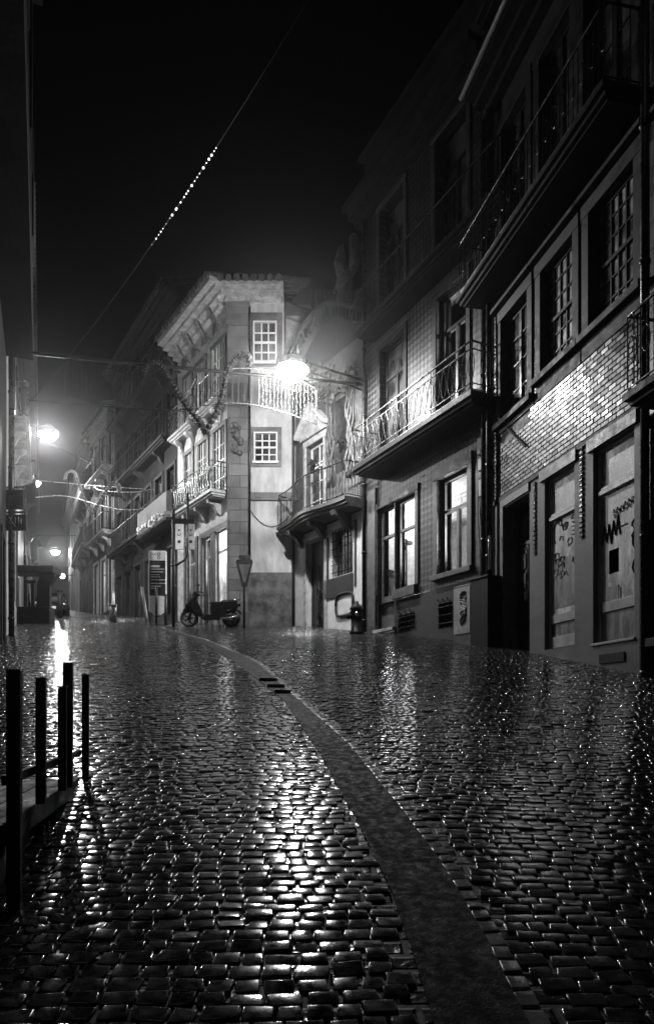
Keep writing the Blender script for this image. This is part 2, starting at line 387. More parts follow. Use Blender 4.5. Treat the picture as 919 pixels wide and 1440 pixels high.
# ------------------------------------------------------------------ street
def ground_sheet():
    ys = np.concatenate([np.arange(-6, 36, .5), np.arange(36, 170, 4)]); xs = np.array([-75, -30, -12, -4, 0, 4, 12, 40.])
    X, Y = np.meshgrid(xs, ys); Z = gv(Y) - .0095
    v = np.stack([X, Y, Z], -1).reshape(-1, 3); nx = len(xs); f = []
    for j in range(len(ys) - 1):
        for i in range(nx - 1): k = j * nx + i; f.append((k, k + 1, k + 1 + nx, k + nx))
    me = bpy.data.meshes.new('ground'); me.from_pydata(v.tolist(), [], f); me.materials.append(MATS['street_far'])
    tag((o := bpy.data.objects.new('ground', me)), kind='structure'); COL.objects.link(o)
ground_sheet()
LEFT = [G(610, 1440), G(600, 1400), G(550, 1250), G(500, 1150), G(450, 1060), G(400, 985), G(330, 930), G(275, 899), G(215, 879)]
RIGHT = [G(745, 1440), G(725, 1400), G(680, 1310), G(620, 1210), G(560, 1130), G(490, 1045), G(410, 975), G(360, 930), G(286, 898), G(225, 878)]
def side(poly, y):
    p = sorted(poly, key=lambda q: q[1])
    yy = np.array([q[1] for q in p]); xx = np.array([q[0] for q in p])
    r = np.interp(y, yy, xx); s = (xx[1] - xx[0]) / (yy[1] - yy[0])
    return np.where(y < yy[0], xx[0] + s * .6 * (y - yy[0]), r)
def stones(name, cx, cy, hw, hd, rot, mat, dome=1.0, lift=None):
    n = len(cx); U = np.array([-1, -.94, -.82, .82, .94, 1.]); k = 6
    u, v = np.meshgrid(U, U); u = u.ravel(); v = v.ravel()
    sh = 1 - .10 * (np.abs(u) * np.abs(v)) ** 3
    pr = -.00036 * ((np.abs(u) > .9) * 1. + (np.abs(v) > .9)) - .0065 * ((np.abs(u) > .99) | (np.abs(v) > .99))
    wts = np.stack([(1 - u) * (1 - v), (1 + u) * (1 - v), (1 - u) * (1 + v), (1 + u) * (1 + v)]) / 4   # each stone an uneven four-sided block
    jx = rng.normal(0, .075, (n, 4)) @ wts; jy = rng.normal(0, .075, (n, 4)) @ wts
    edge = ((np.abs(u) > .9) | (np.abs(v) > .9)); wig = rng.normal(0, .010, (n, 36)) * edge[None]; jx = jx + wig; jy = jy + rng.normal(0, .010, (n, 36)) * edge[None]
    lx = (u * sh)[None] * hw[:, None] + jx * hw[:, None]; ly = (v * sh)[None] * hd[:, None] + jy * hd[:, None]
    c, s = np.cos(rot)[:, None], np.sin(rot)[:, None]
    X = cx[:, None] + lx * c - ly * s; Y = cy[:, None] + lx * s + ly * c
    odd = np.where(rng.random((n, 1)) < .16, 6.0, 1.0); tx, ty = rng.normal(0, .005, (n, 1)) * odd, rng.normal(0, .010, (n, 1)) * odd
    h = rng.normal(0, .0024, (n, 1)) + tx * lx + ty * ly + rng.normal(0, .0004, (n, 4)) @ wts + pr[None] * dome
    Z = gv(cy)[:, None] + .178 * (Y - cy[:, None]) + h
    co_ = np.stack([X, Y, Z], -1).reshape(-1, 3)
    q = np.array([[j * k + i, j * k + i + 1, (j + 1) * k + i + 1, (j + 1) * k + i] for j in range(5) for i in range(5)])
    F = (q[None] + (np.arange(n) * 36)[:, None, None]).reshape(-1)
    me = bpy.data.meshes.new(name); me.vertices.add(len(co_)); me.vertices.foreach_set('co', co_.ravel())
    nf = len(F) // 4; me.loops.add(len(F)); me.loops.foreach_set('vertex_index', F)
    me.polygons.add(nf); me.polygons.foreach_set('loop_start', np.arange(0, len(F), 4)); me.polygons.foreach_set('loop_total', np.full(nf, 4))
    me.polygons.foreach_set('use_smooth', np.ones(nf, bool)); me.update(calc_edges=True); me.materials.append(MATS[mat])
    o = bpy.data.objects.new(name, me); COL.objects.link(o); return o
def lay(y0, y1):
    CXs, CYs, HW, HD, RO = [], [], [], [], []
    y = y0
    while y < y1:
        rowh = random.uniform(.070, .086); xl = max(-.54 * y - .9, -.9 - .4 * y); xr = min(.54 * y + .9, 6.5 - .2 * y, 10.75 - .48 * y, 13.55 - .62 * y)
        if y > 23.4: xr = min(xr, 11.9 - .64 * y)
        x = xl + random.uniform(0, .1)
        while x < xr:
            w = random.uniform(.080, .128); cx = x + w / 2
            wob = .05 * math.sin(1.7 * cx + .35 * y) + .03 * math.sin(3.9 * cx - .6 * y)
            cyy = y + wob + random.uniform(-.004, .004)
            l, r = float(side(LEFT, cyy)), float(side(RIGHT, cyy))
            if not (l - w * .42 < cx < r + .06 + w * .42):
                CXs.append(cx); CYs.append(cyy); HW.append(w / 2 - .0018); HD.append(rowh / 2 - .0020); RO.append(.05 * math.cos(1.7 * cx) + random.gauss(0, .035))
            x += w
        y += rowh
    return [np.array(a) for a in (CXs, CYs, HW, HD, RO)]
A_ = lay(1.7, 33)
road = tag(stones('cobbled_road', *A_, 'cobble'), kind='structure')
es = []                                      # the course of small setts laid along the channel
for poly, off in ((RIGHT, .03),):
    p = sorted(poly, key=lambda q: q[1]); yy = 1.75
    while yy < 24:
        x = float(side(poly, yy)); dx = float(side(poly, yy + .1)) - x
        es.append((x + off, yy, .035, .042, -math.atan2(dx, .1))); yy += .095 / math.hypot(1, dx / .1)
es = np.array(es); tag(stones('channel_edging', es[:, 0], es[:, 1], es[:, 2], es[:, 3], es[:, 4], 'edging_stone'), kind='structure')
def channel():
    ys = np.array(sorted([y for y in np.arange(1.6, 24, .15)] + [k * .83 + q for k in range(2, 28) for q in (-.008, -.004, .004, .008)])); v = []; f = []; K = 7
    for j, y in enumerate(ys):
        l, r = float(side(LEFT, y)), float(side(RIGHT, y))
        for i in range(K):
            t = i / (K - 1); v.append((l + (r - l) * t, y, g(y) - .001 - .004 * math.sin(math.pi * t) - (.0 if abs(((y + .415) % .83) - .415) < .006 else 0) + random.gauss(0, .0005)))
    for j in range(len(ys) - 1):
        for i in range(K - 1): k = j * K + i; f.append((k, k + 1, k + K + 1, k + K))
    me = bpy.data.meshes.new('drain_channel'); me.from_pydata(v, [], f); me.polygons.foreach_set('use_smooth', [True] * len(f)); me.materials.append(MATS['channel'])
    tag((o := bpy.data.objects.new('drain_channel', me)), kind='structure'); COL.objects.link(o)
channel()
for k, py in enumerate((957, 966, 974)):     # the three iron bars across the channel
    a, b = G(362 + 11 * k, py), G(392 + 11 * k, py); a = (float(side(LEFT, a[1])), a[1]); b = (float(side(RIGHT, b[1])), b[1])
    m = MB().bar((a[0], a[1], g(a[1]) + .012), (b[0], b[1], g(b[1]) + .012), .022)
    o = m.build('drain_bar', 'iron_wet'); c = ((a[0] + b[0]) / 2, a[1], g(a[1])); rootmesh(o, c)
    tag(o, ['nearest the camera', 'middle', 'farthest'][2 - k] + ' of the three wet iron bars across the street channel', 'drain bar', 'iron bars across the channel')

# ------------------------------------------------------------------ facade A: the tiled house on the right
def line_fr(c, m, Y0): return Fr((c - m * Y0, Y0), (-m, 1))
def froot(name, fr, s, label, cat='building', group=None):
    x, y, _ = fr.w(s, 0, 0); return thing(name, label, cat, (x, y, g(y)), fr.rz(), group)
FA = line_fr(6.484, .2, 10.24)
A0 = FA.s(902); A1 = FA.s(690)
a = froot('tiled_house', FA, A0, 'tall house with shiny brick-shaped wall tiles over boarded-up shop windows, on the right')
bp = [FA.op(765, 807, (773, 672), (773, 913)), FA.op(833, 891, (841, 630), (841, 905)), FA.op(708, 744, (709, 714), (744, 960))]
zf = 5.63; w2 = FA.op(762, 807, (807, 333), (807, 497)); w3 = FA.op(830, 893, (830, 297), (830, 463)); w1 = FA.op(706, 743, (743, 398), (716, 593)); w1 = (w1[0], w1[1], 7.2, 9.25)
w2 = (w2[0], w2[1], 7.38, 9.25); w3 = (w3[0], w3[1], 7.38, 9.25)
wall(a, FA, A0, A1, 0, zf, bp, 'plaster_street', 'ground_floor_wall', rec=.34)
up = [w1, w2, w3]
tw = [FA.op(p, q, (p, 500), (p, 600)) for p, q in ((707, 741), (760, 803), (823, 890))]; tw = [(t[0], t[1], 10.2, 13.15) for t in tw]
wall(a, FA, A0, A1, zf + .02, 9.8, up, 'granite_dark', 'tiled_wall', rec=.2)
wall(a, FA, A0, A1, 9.802, 14.2, tw, 'plaster_dark', 'upper_wall', rec=.2)
wall(a, FA, A0, A1, 14.202, 15.8, [], 'plaster_dark', 'attic_wall')
noisy('glazed_tile', .02, .11, 2.3, (.20, .50), .4, 14, .004, spec=.3)
def tiles():
    m = MB(FA); z = zf + .07; j = 0; q_ = random.Random(11)
    while z < 9.75:
        x = A0 + (.1 if j % 2 else 0)
        while x < A1 - .02:
            x1 = min(x + .2, A1); cx, cz = (x + x1) / 2, z + .04
            if not any(h[0] - .06 < cx < h[1] + .06 and h[2] - .42 < cz < h[3] + .1 for h in up) and q_.random() > .006:
                a_, b_, c_, d_ = x + .005, x1 - .005, z + .005, z + .075; e = .007; tx, tz = q_.gauss(0, .022), q_.gauss(0, .034); D = lambda px_, pz_: .014 + q0_ + tx * (px_ - cx) + tz * (pz_ - cz)
                q0_ = q_.gauss(0, .0006)
                o_ = [m.p(v_) for v_ in ((a_, .003, c_), (b_, .003, c_), (b_, .003, d_), (a_, .003, d_))]
                i_ = [m.p((u_, D(u_, w_), w_)) for u_, w_ in ((a_ + e, c_ + e), (b_ - e, c_ + e), (b_ - e, d_ - e), (a_ + e, d_ - e))]
                m.f.append(i_); m.f += [[o_[k], o_[(k + 1) % 4], i_[(k + 1) % 4], i_[k]] for k in range(4)]
            x += .2
        z += .08; j += 1
    m.build('glazed_tiles', 'glazed_tile', a)
tiles()
MB(FA).box(A0, A1, .002, .035, zf - .03, zf + .05).build('string_course', 'granite_dark', a)
for r_ in (w1, w2, w3):
    surround(a, FA, r_, .2, 'granite_dark', pr=.05, lint=.22)
    m = MB(FA).box(r_[0] - .3, r_[1] + .3, .002, .16, r_[3] + .26, r_[3] + .33); m.box(r_[0] - .25, r_[1] + .25, .002, .1, r_[3] + .331, r_[3] + .4)
    MB(FA).box(r_[0] - .22, r_[1] + .22, .003, .03, 6.98, r_[2] - .13).build('window_apron', 'granite_dark', a)
    m.build('hood_moulding', 'granite_dark', a)
window(a, FA, w1, 2, 4, 'dark_paint', rec=.12, split=True)
window(a, FA, w2, 5, 6, 'iron_black', 'painted_sheen_glass', rec=.10, fw=.06, mu=.03, tr=8.25, tw=.06)
window(a, FA, w3, 6, 6, 'iron_black', 'painted_sheen_glass', rec=.10, fw=.06, mu=.03, tr=8.25, tw=.06)
for r_ in tw:
    surround(a, FA, r_, .22, 'granite_dark', sill=False, pr=.05); window(a, FA, r_, 2, 4, 'dark_paint', rec=.12, split=True)
balcony(a, FA, A0 - .2, A1 + .1, 9.98, .75, 1.1, 'scroll', 'iron_black', 'iron', brackets=0)
eave(a, FA, A0, A1, 14.25, .6, 'granite_dark', tiles=False, th=.45)
eave(a, FA, A0, A1, 15.85, .35, 'plaster_dark', th=.25, tiles=False)
MB(FA).tube([(A0, .66, 14.2), (A1 + .05, .66, 14.2)], .05, 8).build('gutter', 'pale_paint', a, True)
MB(FA).box(FA.s(704), FA.s(708), .002, .03, 0, FA.z(706, 714)).box(FA.s(744), FA.s(704), .002, .032, FA.z(706, 714), FA.z(706, 714) + .22).build('door_surround', 'granite', a)
r_ = bp[2]
d = window(a, FA, (r_[0], r_[1], 2.4, r_[3]), 1, 1, 'dark_paint', 'dark_glass', .3, tr=4.6, name='door_frame')
m = MB(FA); q = (r_[0] + r_[1]) / 2
for k in range(2):
    u0 = r_[0] + .08 + k * (q - r_[0] - .06); m.box(u0, u0 + (r_[1] - r_[0]) / 2 - .12, -.32, -.27, 2.4, 4.58)
    for j in range(5): m.box(u0 + .07, u0 + (r_[1] - r_[0]) / 2 - .2, -.269, -.25, 2.6 + j * .38, 2.9 + j * .38)
m.build('door_leaf', 'dark_paint', a, bevel=.01)
MB(FA).box(q - .03, q + .03, -.25, -.2, 3.5, 3.72).build('door_handle', 'chrome', d)
def boarded(r_, hatch, inner):
    a0, b0, c0, d0 = r_; y = -.13; m = MB(FA); z1 = FA.z(841, 685); z2 = FA.z(841, 847) if hatch else FA.z(773.5, 864)
    m.box(a0, a0 + .05, y, y + .05, c0, d0).box(b0 - .05, b0, y, y + .05, c0, d0).box(a0 + .052, b0 - .052, y, y + .06, d0 - .05, d0)
    m.box(a0 + .052, b0 - .052, y, y + .08, z1 - .12, z1 - .05).box(a0 + .052, b0 - .052, y, y + .06, z1 - .045, z1)
    m.box(a0 + .052, b0 - .052, y, y + .04, z2 - .16, z2)
    if not hatch: m.box(a0 + .052, b0 - .052, y, y + .04, c0 + .02, c0 + .22)
    else: m.box(a0 - .03, b0 + .03, y, .03, c0 - .03, c0 + .01)
    f = m.build('shop_window', 'pale_paint', a, bevel=.006)
    if hatch: # the square hole torn into the sheet
        h = FA.op(857, 871, (857, 775), (857, 808), -.13); zz = (z1 - .12, z2); xs = sorted([a0 + .05, h[0], h[1], b0 - .05]); ys = sorted([zz[1], h[2], h[3], zz[0]])
        m = MB(FA)
        for i in range(3):
            for j in range(3):
                if (i, j) != (1, 1): m.quad((xs[i], y + .02, ys[j]), (xs[i + 1], y + .02, ys[j]), (xs[i + 1], y + .02, ys[j + 1]), (xs[i], y + .02, ys[j + 1]))
        bd = m.build('boarding', 'board', f)
        MB(FA).box(h[0] - .05, h[0] - .01, y + .022, y + .03, h[2] - .45, h[2] - .25).box(h[0], h[1] + .02, y + .024, y + .032, h[2] - .42, h[2] - .2).build('poster_scrap', 'board_dark', f)
    else:
        bd = MB(FA).box(a0 + .05, b0 - .05, y - .02, y + .02, z2, z1 - .12).build('boarding', 'board', f)
        MB(FA).box(a0 + .16, b0 - .14, y + .022, y + .026, z2 + .1, z2 + .95).build('poster_scrap', 'board_dark', f)
    MB(FA).box(a0 + .05, b0 - .05, y - .02, y + .015, z1, d0 - .05).build('upper_panel', 'board', f)
    MB(FA).box(a0 + .05, b0 - .05, y - .02, y + .012, c0 + (.02 if hatch else .22), z2 - .16).build('lower_panel', 'board_dark', f)
    m = MB(FA); rr = random.Random(3 + hatch)   # scrawled tags
    def stroke(pts, r=.009): m.tube([(x, y + .028, z) for x, z in pts], r, 4)
    W_, H_ = b0 - a0, z1 - z2
    if hatch:
        x0 = b0 - .1; zb = z2 + H_ * .52; pts = []
        for k in range(9): pts.append((x0 - k * W_ * .055, zb + (.3 if k % 2 else 0) + rr.uniform(-.06, .06)))
        stroke(pts, .012); stroke([(x0 - .05, zb + .12), (x0 - W_ * .6, zb + .16)], .009)
        for row in range(3):
            p = [(a0 + .08 + (W_ * .6) * k / 22, zb + .45 + .06 * row - .12 * math.sin(k / 22) + .045 * math.sin(k * 1.9 + row)) for k in range(22)]
            if row < 2: stroke(p, .006)
        stroke([(a0 + .15 + .05 * math.sin(k), zb - .05 - k * .06) for k in range(12)], .009)
        stroke([(a0 + .1 + .12 * abs(math.sin(k * .9)), zb + .2 - k * .05) for k in range(9)], .009)
    else:
        for k in range(15):
            cx, cz = a0 + W_ * rr.uniform(.15, .85), z2 + H_ * rr.uniform(.35, .93); n = rr.randint(4, 8)
            stroke([(cx + .09 * math.cos(j * rr.uniform(.8, 1.5)) * (1 - j / 14), cz + .07 * math.sin(j * 1.2)) for j in range(n)], .007)
        stroke([(b0 - .3 - .16 * math.cos(t * .5), z2 + H_ * .8 + .22 * math.sin(t * .5)) for t in range(9)], .01)
        for k in range(5): stroke([(a0 + .08, z1 - .25 - .07 * k), (a0 + .26, z1 - .22 - .07 * k)], .01)
    m.build('graffiti', 'graffiti_ink', bd)
boarded(bp[0], False, 0); boarded(bp[1], True, 1)
for r_ in bp[:2]: MB(FA).box(r_[0] - .1, r_[1] + .12, .002, .05, r_[3] + .01, r_[3] + .2).build('shop_lintel', 'granite', a)
for px0, y0, y1 in ((752, 680, 780), (818, 628, 757)):
    s = FA.s(px0); m = MB(FA); z = FA.z(px0, y1)
    while z < FA.z(px0, y0): m.box(s - .05, s + .05, .004, .03, z, z + .065); z += .085
    m.build('tile_strip', 'brick_tile', a, bevel=.008)
r_ = FA.op(843, 878, (843, 922), (843, 932)); z = FA.z(843, 921)
m = MB(FA); m.box(r_[0], r_[1], .002, .02, z - .14, z); m.build('vent_grille', 'iron_black', a)
m = MB(FA).tube([(FA.s(716), .05, FA.z(716, 603)), (FA.s(742), .05, FA.z(742, 628))], .02, 6); m.build('wall_cable', 'iron_black', a)
for k in range(6):
    zz = 9.7 - k * .6
pd = drainpipe(a, FA, FA.s(696), 2.0, 14.3, .14, .07); 
m = MB(FA).tube([(FA.s(700), .2, 4.9), (FA.s(703), .24, 4.75), (FA.s(703), .24, 4.2)], .03, 8); m.build('pipe_elbow', 'chrome', pd, True)

# facade right of it, beyond the pipe
FZ = line_fr(6.484, .2, 3.0); Z0 = FZ.s(1500) if False else -2.0; Z1 = FZ.s(905)
z_ = froot('dark_corner_house', FZ, Z1 - 1, 'dark house with an iron balcony at the right edge, next to the drainpipe')
zo = [FZ.op(930, 1010, (930, 620), (930, 930)), FZ.op(1060, 1200, (1060, 560), (1060, 980))]; zo = [(min(o[0], o[1]), max(o[0], o[1]), 2.3 - k * .6, 5.2) for k, o in enumerate(zo)]
wall(z_, FZ, Z0, Z1, -1, 16.5, zo, 'ashlar_dark', rec=.25)
for r_ in zo: surround(z_, FZ, r_, .18, 'granite_dark', pr=.06); window(z_, FZ, r_, 2, 2, 'dark_paint', rec=.15)
bz = FZ.s(874, .8); balcony(z_, FZ, bz - 4.2, bz, FZ.z(874, 556, .8), .8, 1.0, 'scroll', 'granite_dark', 'iron_wet', brackets=4, e0=False, r=.011)
drainpipe(z_, FZ, FZ.s(906, .1), 1.2, 16, .1, .06)
MB(FZ).box(FZ.s(912, .1), FZ.s(898, .1), .002, .1, 1.0, FZ.z(898, 737, .1)).build('stone_pier', 'granite_dark', z_)

# ------------------------------------------------------------------ facade B: the house with the long balcony
FB = line_fr(10.70, .48, 15.06); B0 = FB.s(690); B1 = FB.s(512)
b = froot('balcony_house', FB, B0, 'azulejo-tiled house with a long iron balcony above two lit windows')
g1 = FB.op(531, 584, (535, 712), (538, 834)); g1 = (g1[0], g1[1], 4.45, 6.78); gd = (FB.s(554), FB.s(531), 3.3, 6.78); g1w = (FB.s(584), FB.s(555), 4.45, 6.78)
g2 = (FB.s(658), FB.s(616), 4.5, 6.76)
f1 = (FB.s(568), FB.s(535), 7.85, 11.05); f2 = (FB.s(656), FB.s(614), 7.85, 11.05)
s1_ = (FB.s(568), FB.s(534), 11.65, 14.85); s2_ = (FB.s(656), FB.s(612), 11.65, 14.85)
v1 = (FB.s(583), FB.s(560), FB.z(560, 888), FB.z(560, 866)); v2 = (FB.s(636), FB.s(616), FB.z(616, 884), FB.z(616, 850))
wall(b, FB, B0, B1, 2, 4.2, [gd, v1, v2], 'plaster_dark', 'plinth_wall', rec=.25)
wall(b, FB, B0, B1, 4.202, 15.2, [gd, g1w, g2, f1, f2, s1_, s2_], 'azulejo', 'tiled_wall', rec=.25)
wall(b, FB, B0 - .02, B1, 15.202, 16.9, [], 'plaster_dark', 'parapet_wall')
surround(b, FB, (g1[0], g1[1], g1[2], g1[3]), .16, 'granite', sill=False, pr=.04)
surround(b, FB, g2, .17, 'granite', pr=.05, lint=.26)
MB(FB).box(g1w[0] - .1, g1w[1] - .02, .002, .12, 4.2, 4.44).build('window_sill', 'granite', b, bevel=.01)
for r_ in (f1, f2, s1_, s2_): surround(b, FB, r_, .15, 'granite' if r_[3] > 12 else 'granite_dark', sill=False, pr=.04)
window(b, FB, g1w, 1, 1, 'grey_paint', 'clear_glass', .12, .07, tr=5.95); window(b, FB, g2, 1, 1, 'grey_paint', 'clear_glass', .14, .07, tr=5.95, split=True)
dd = window(b, FB, gd, 1, 1, 'grey_paint', 'clear_glass', .12, .07, tr=5.95, name='glazed_door')
MB(FB).box(gd[0] + .07, gd[1] - .07, -.165, -.13, 3.4, 4.4).build('door_panel', 'grey_paint', dd)
MB(FB).box(gd[0] + .09, gd[0] + .12, -.12, -.08, 4.7, 4.9).build('door_handle', 'chrome', dd)
MB(FB).box(gd[0] - .1, gd[1] + .1, .0, .12, 3.42, 3.5).build('doorstep', 'granite_pale', b)
room(b, FB, (g1[0], g1[1], 4.3, 6.9), 950, 2.0, lamp=(.22, .62), bulb=('room_bulb', .13)); room(b, FB, (g2[0], g2[1], 4.4, 6.9), 1100, 1.8, rec=.25, lamp=(.55, .55), bulb=('room_bulb', .06))
window(b, FB, f1, 1, 1, 'dark_paint', rec=.16, tr=10.2, split=True)
window(b, FB, f2, 1, 1, 'dark_paint', 'clear_glass', .16, tr=10.2, split=True); room(b, FB, f2, 200, 2.0, lamp=(.3, .85))
for r_ in (s1_, s2_): window(b, FB, r_, 1, 1, 'iron_black', rec=.2, tr=14.0, split=True)
for v in (v1, v2):
    m = MB(FB); m.quad((v[0], -.2, v[2]), (v[1], -.2, v[2]), (v[1], -.2, v[3]), (v[0], -.2, v[3])); o = m.build('vent_opening', 'iron_black', b); m = MB(FB)
    for k in range(3): m.bar((v[0] - .05, .03, v[2] + (v[3] - v[2]) * (k + .5) / 3), (v[1] + .05, .03, v[2] + (v[3] - v[2]) * (k + .5) / 3), .014)
    for k in range(3): x = v[0] + (v[1] - v[0]) * (k + .5) / 3; m.tube([(x, .03, v[2]), (x, .03, v[3] + .06), (x + .04, .06, v[3] + .1), (x + .08, .03, v[3] + .06)], .012, 5)
    m.build('vent_bars', 'iron', o)
balcony(b, FB, FB.s(661, .8), FB.s(494, .8), 7.82, .8, 1.02, 'oval', 'iron_black', 'iron_wet', th=.24, brackets=0, gap=.24, r=.010)
balcony(b, FB, FB.s(700, .6), FB.s(497, .6), 11.62, .6, 1.02, 'bars', 'iron_black', 'iron', th=.2, brackets=0, gap=.14)
eave(b, FB, B0, B1 + .25, 15.5, .6, 'granite_dark', th=.5, tiles=False); eave(b, FB, B0, B1 + .1, 16.95, .15, 'plaster_dark', th=.15, steps=1, tiles=False)
drainpipe(b, FB, FB.s(516), 3.2, 15.4, .1, .06); drainpipe(b, FB, FB.s(686), 2.4, 15.4, .12, .06)
MB(FB).box(FB.s(530), FB.s(519), .002, .07, 3, 7.4).build('corner_pilaster', 'granite', b)
for k, (p0, p1, q0, q1) in enumerate(((675, 685, 618, 642), (676, 684, 646, 664), (677, 683, 676, 700))):
    m = MB(FB).box(FB.s(p1), FB.s(p0), .002, .1, FB.z(p0, q1), FB.z(p0, q0)); m.build('meter_box', 'pale_paint', b, bevel=.01)
m = MB(FB)
for k in range(3): m.tube([(FB.s(676 + 2 * k), .06 + .03 * math.sin(j + k), 6.3 - j * .35) for j in range(8)], .012, 5)
m.build('wall_cable', 'iron_black', b)
m = MB(FB).tube([(FB.s(p), .12, FB.z(p, q)) for p, q in ((552, 676), (563, 664), (572, 664), (580, 671), (590, 668))], .008, 5); m.build('loose_wire', 'iron_black', b)
cb = thing('stone_cabinet', 'pale utility cabinet with smudged graffiti against the tiled house, beside a dark recess', 'cabinet', FB.w(FB.s(648, .3), .1, g(FB.Y(648, .3)) - .05), FB.rz())
s_a, s_b = FB.s(662, .45), FB.s(637, .45); zt = FB.z(637, 826, .45)
MB(FB).box(s_a, s_b, .03, .45, 2.0, zt).build('cabinet_body', 'granite', cb, bevel=.01)
m = MB(FB); m.box(s_a + .03, s_b - .03, .452, .465, FB.z(637, 893, .45), zt - .05); o = m.build('cabinet_door', 'pale_paint', cb)
m = MB(FB)
for k in range(7): m.tube([(s_a + .16 + .12 * math.sin(j * 1.4 + k) + .1, .472, zt - .2 - .1 * k + .06 * math.cos(j * 1.7)) for j in range(6)], .012, 4)
m.build('graffiti', 'graffiti_ink', o)
db = thing('unlit_gap_block', 'black block standing in for the unlit gap between the pale cabinet and the tiled house door', 'shade block', FB.w(s_a - .4, .1, 2.4), FB.rz())  # black block added where the gap is simply unlit
MB(FB).box(s_a - .62, s_a - .02, .03, .5, 2.0, zt + .02).build('gap_block_body', 'iron_black', db, bevel=.02)
MB(FB).box(s_a - .64, s_a - .005, .02, .53, zt + .022, zt + .06).build('gap_block_top', 'iron_black', db, bevel=.01)

# ------------------------------------------------------------------ facade C: the ornate little house
FC = line_fr(13.51, .62, 20.09); C0 = FC.s(513); C1 = FC.s(415)
c = froot('ornate_house', FC, C0, 'narrow ornate house with a curved gable, carved crest and barred window')
dr = (FC.s(456), FC.s(431), 3.5, 6.71); gr = (FC.s(496), FC.s(467), 5.33, 6.74); ud = (FC.s(455), FC.s(431), 7.4, 9.75); ni = (FC.s(487), FC.s(471), 8.4, 10.6)
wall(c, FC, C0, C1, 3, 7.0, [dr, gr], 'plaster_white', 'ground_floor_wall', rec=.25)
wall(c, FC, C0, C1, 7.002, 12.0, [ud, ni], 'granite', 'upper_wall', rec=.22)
surround(c, FC, dr, .16, 'granite_pale', sill=False); surround(c, FC, ud, .16, 'granite_pale', sill=False, lint=.2)
m = MB(FC)
for k in range(7): x = gr[0] + (gr[1] - gr[0]) * (k + .5) / 7; m.bar((x, .03, gr[2]), (x, .03, gr[3]), .014)
for k in range(6): z = gr[2] + (gr[3] - gr[2]) * (k + .5) / 6; m.bar((gr[0], .05, z), (gr[1], .05, z), .012)
gq = window(c, FC, gr, 2, 2, 'dark_paint'); m.build('window_grille', 'iron_black', gq)
MB(FC).box(gr[0] - .02, FC.s(457), .002, .04, 4.72, 5.3).build('apron_panel', 'granite_dark', c)
m = MB(FC); ox, oz = (FC.s(475) + FC.s(495)) / 2, FC.z(485, 850); W2, H2 = abs(FC.s(473) - FC.s(497)) / 2, .33
m.tube([(ox + W2 * math.copysign(abs(math.cos(t)) ** .5, math.cos(t)), .03, oz + H2 * math.copysign(abs(math.sin(t)) ** .5, math.sin(t))) for t in [i * 6.2832 / 28 for i in range(29)]], .045, 6)
m.build('oval_panel', 'granite_dark', c, True)
m = MB(FC).box(gr[0] - .18, gr[0] - .1, .002, .03, 4.9, 6.8).box(FC.s(462), FC.s(459.5), .002, .03, 4.9, 6.6).build('carved_groove', 'granite_dark', c)
m = MB(FC); m.box(dr[0], dr[1], -.24, -.2, 3.5, 6.7); dl = m.build('door_leaf', 'dark_paint', c)
m = MB(FC)
for z0 in (4.2, 5.0): m.tube([(ox2 := (dr[0] + dr[1]) / 2 + .22 * math.sin(t) * (1 - t / 14), -.17, z0 + .24 * math.cos(t) * (1 - t / 14)) for t in [i * .5 for i in range(22)]], .018, 5)
for x in (dr[0] + .05, dr[1] - .05, dr[1] - .5): m.bar((x, -.17, 3.8), (x, -.17, 5.9), .018)
m.build('gate_scrollwork', 'iron', dl, True)
wv = lambda s: .62 + .28 * math.exp(-((s - (C0 + C1) / 2) / 1.0) ** 2)
balcony(c, FC, C0 + .1, C1 + .15, 7.32, .8, 1.02, 'scroll', 'granite', 'iron', th=.26, brackets=3, wav=wv, gap=.14, r=.010)
window(c, FC, ud, 2, 4, 'white_paint', rec=.16, tr=9.0); x0 = (ud[0] + ud[1]) / 2; hw = (ud[1] - ud[0]) / 2 + .25
m = MB(FC); m.prism([(x0 - hw, 9.98), (x0 + hw, 9.98), (x0 + hw, 10.08), (x0, 10.75), (x0 - hw, 10.08)], .003, .1)
m.prism([(x0 - hw - .1, 10.06), (x0, 10.86), (x0 + hw + .1, 10.06), (x0 + hw + .1, 10.18), (x0, 11.0), (x0 - hw - .1, 10.18)], .003, .28)
m.build('door_pediment', 'granite_pale', c)
m = MB(FC); m.quad((ni[0], -.2, ni[2]), (ni[1], -.2, ni[2]), (ni[1], -.2, ni[3]), (ni[0], -.2, ni[3])); m.build('niche_back', 'granite_dark', c)
rr = random.Random(5); m = MB(FC); nx = (ni[0] + ni[1]) / 2; nw = (ni[1] - ni[0]) / 2
for sg in (-1, 1):
    for j in range(4): m.tube([(nx + sg * (nw + .10 + .1 * j + .05 * math.sin(t * 2.3 + j * 2)), .05 + .04 * math.sin(t + j), 8.1 + t * .26) for t in range(12)], [.02 + .035 * rr.random() for _ in range(12)], 6)
    for j in range(6): m.tube([(nx + sg * (.15 + .3 * (j % 3) + .16 * math.cos(t * .8)), .1, 10.9 + .22 * (j // 3) + .16 * math.sin(t * .8)) for t in range(8)], [.07 - .006 * t for t in range(8)], 6)
m.tube([(nx + nw * 1.1 * math.cos(t), .08, ni[3] + .02 + .35 * math.sin(t)) for t in [i * math.pi / 10 for i in range(11)]], .09, 6)
m.build('carved_frame', 'carving', c, True)
m = MB(FC); cxx = (FC.s(432) + FC.s(468)) / 2 - .2                     # crest over the door
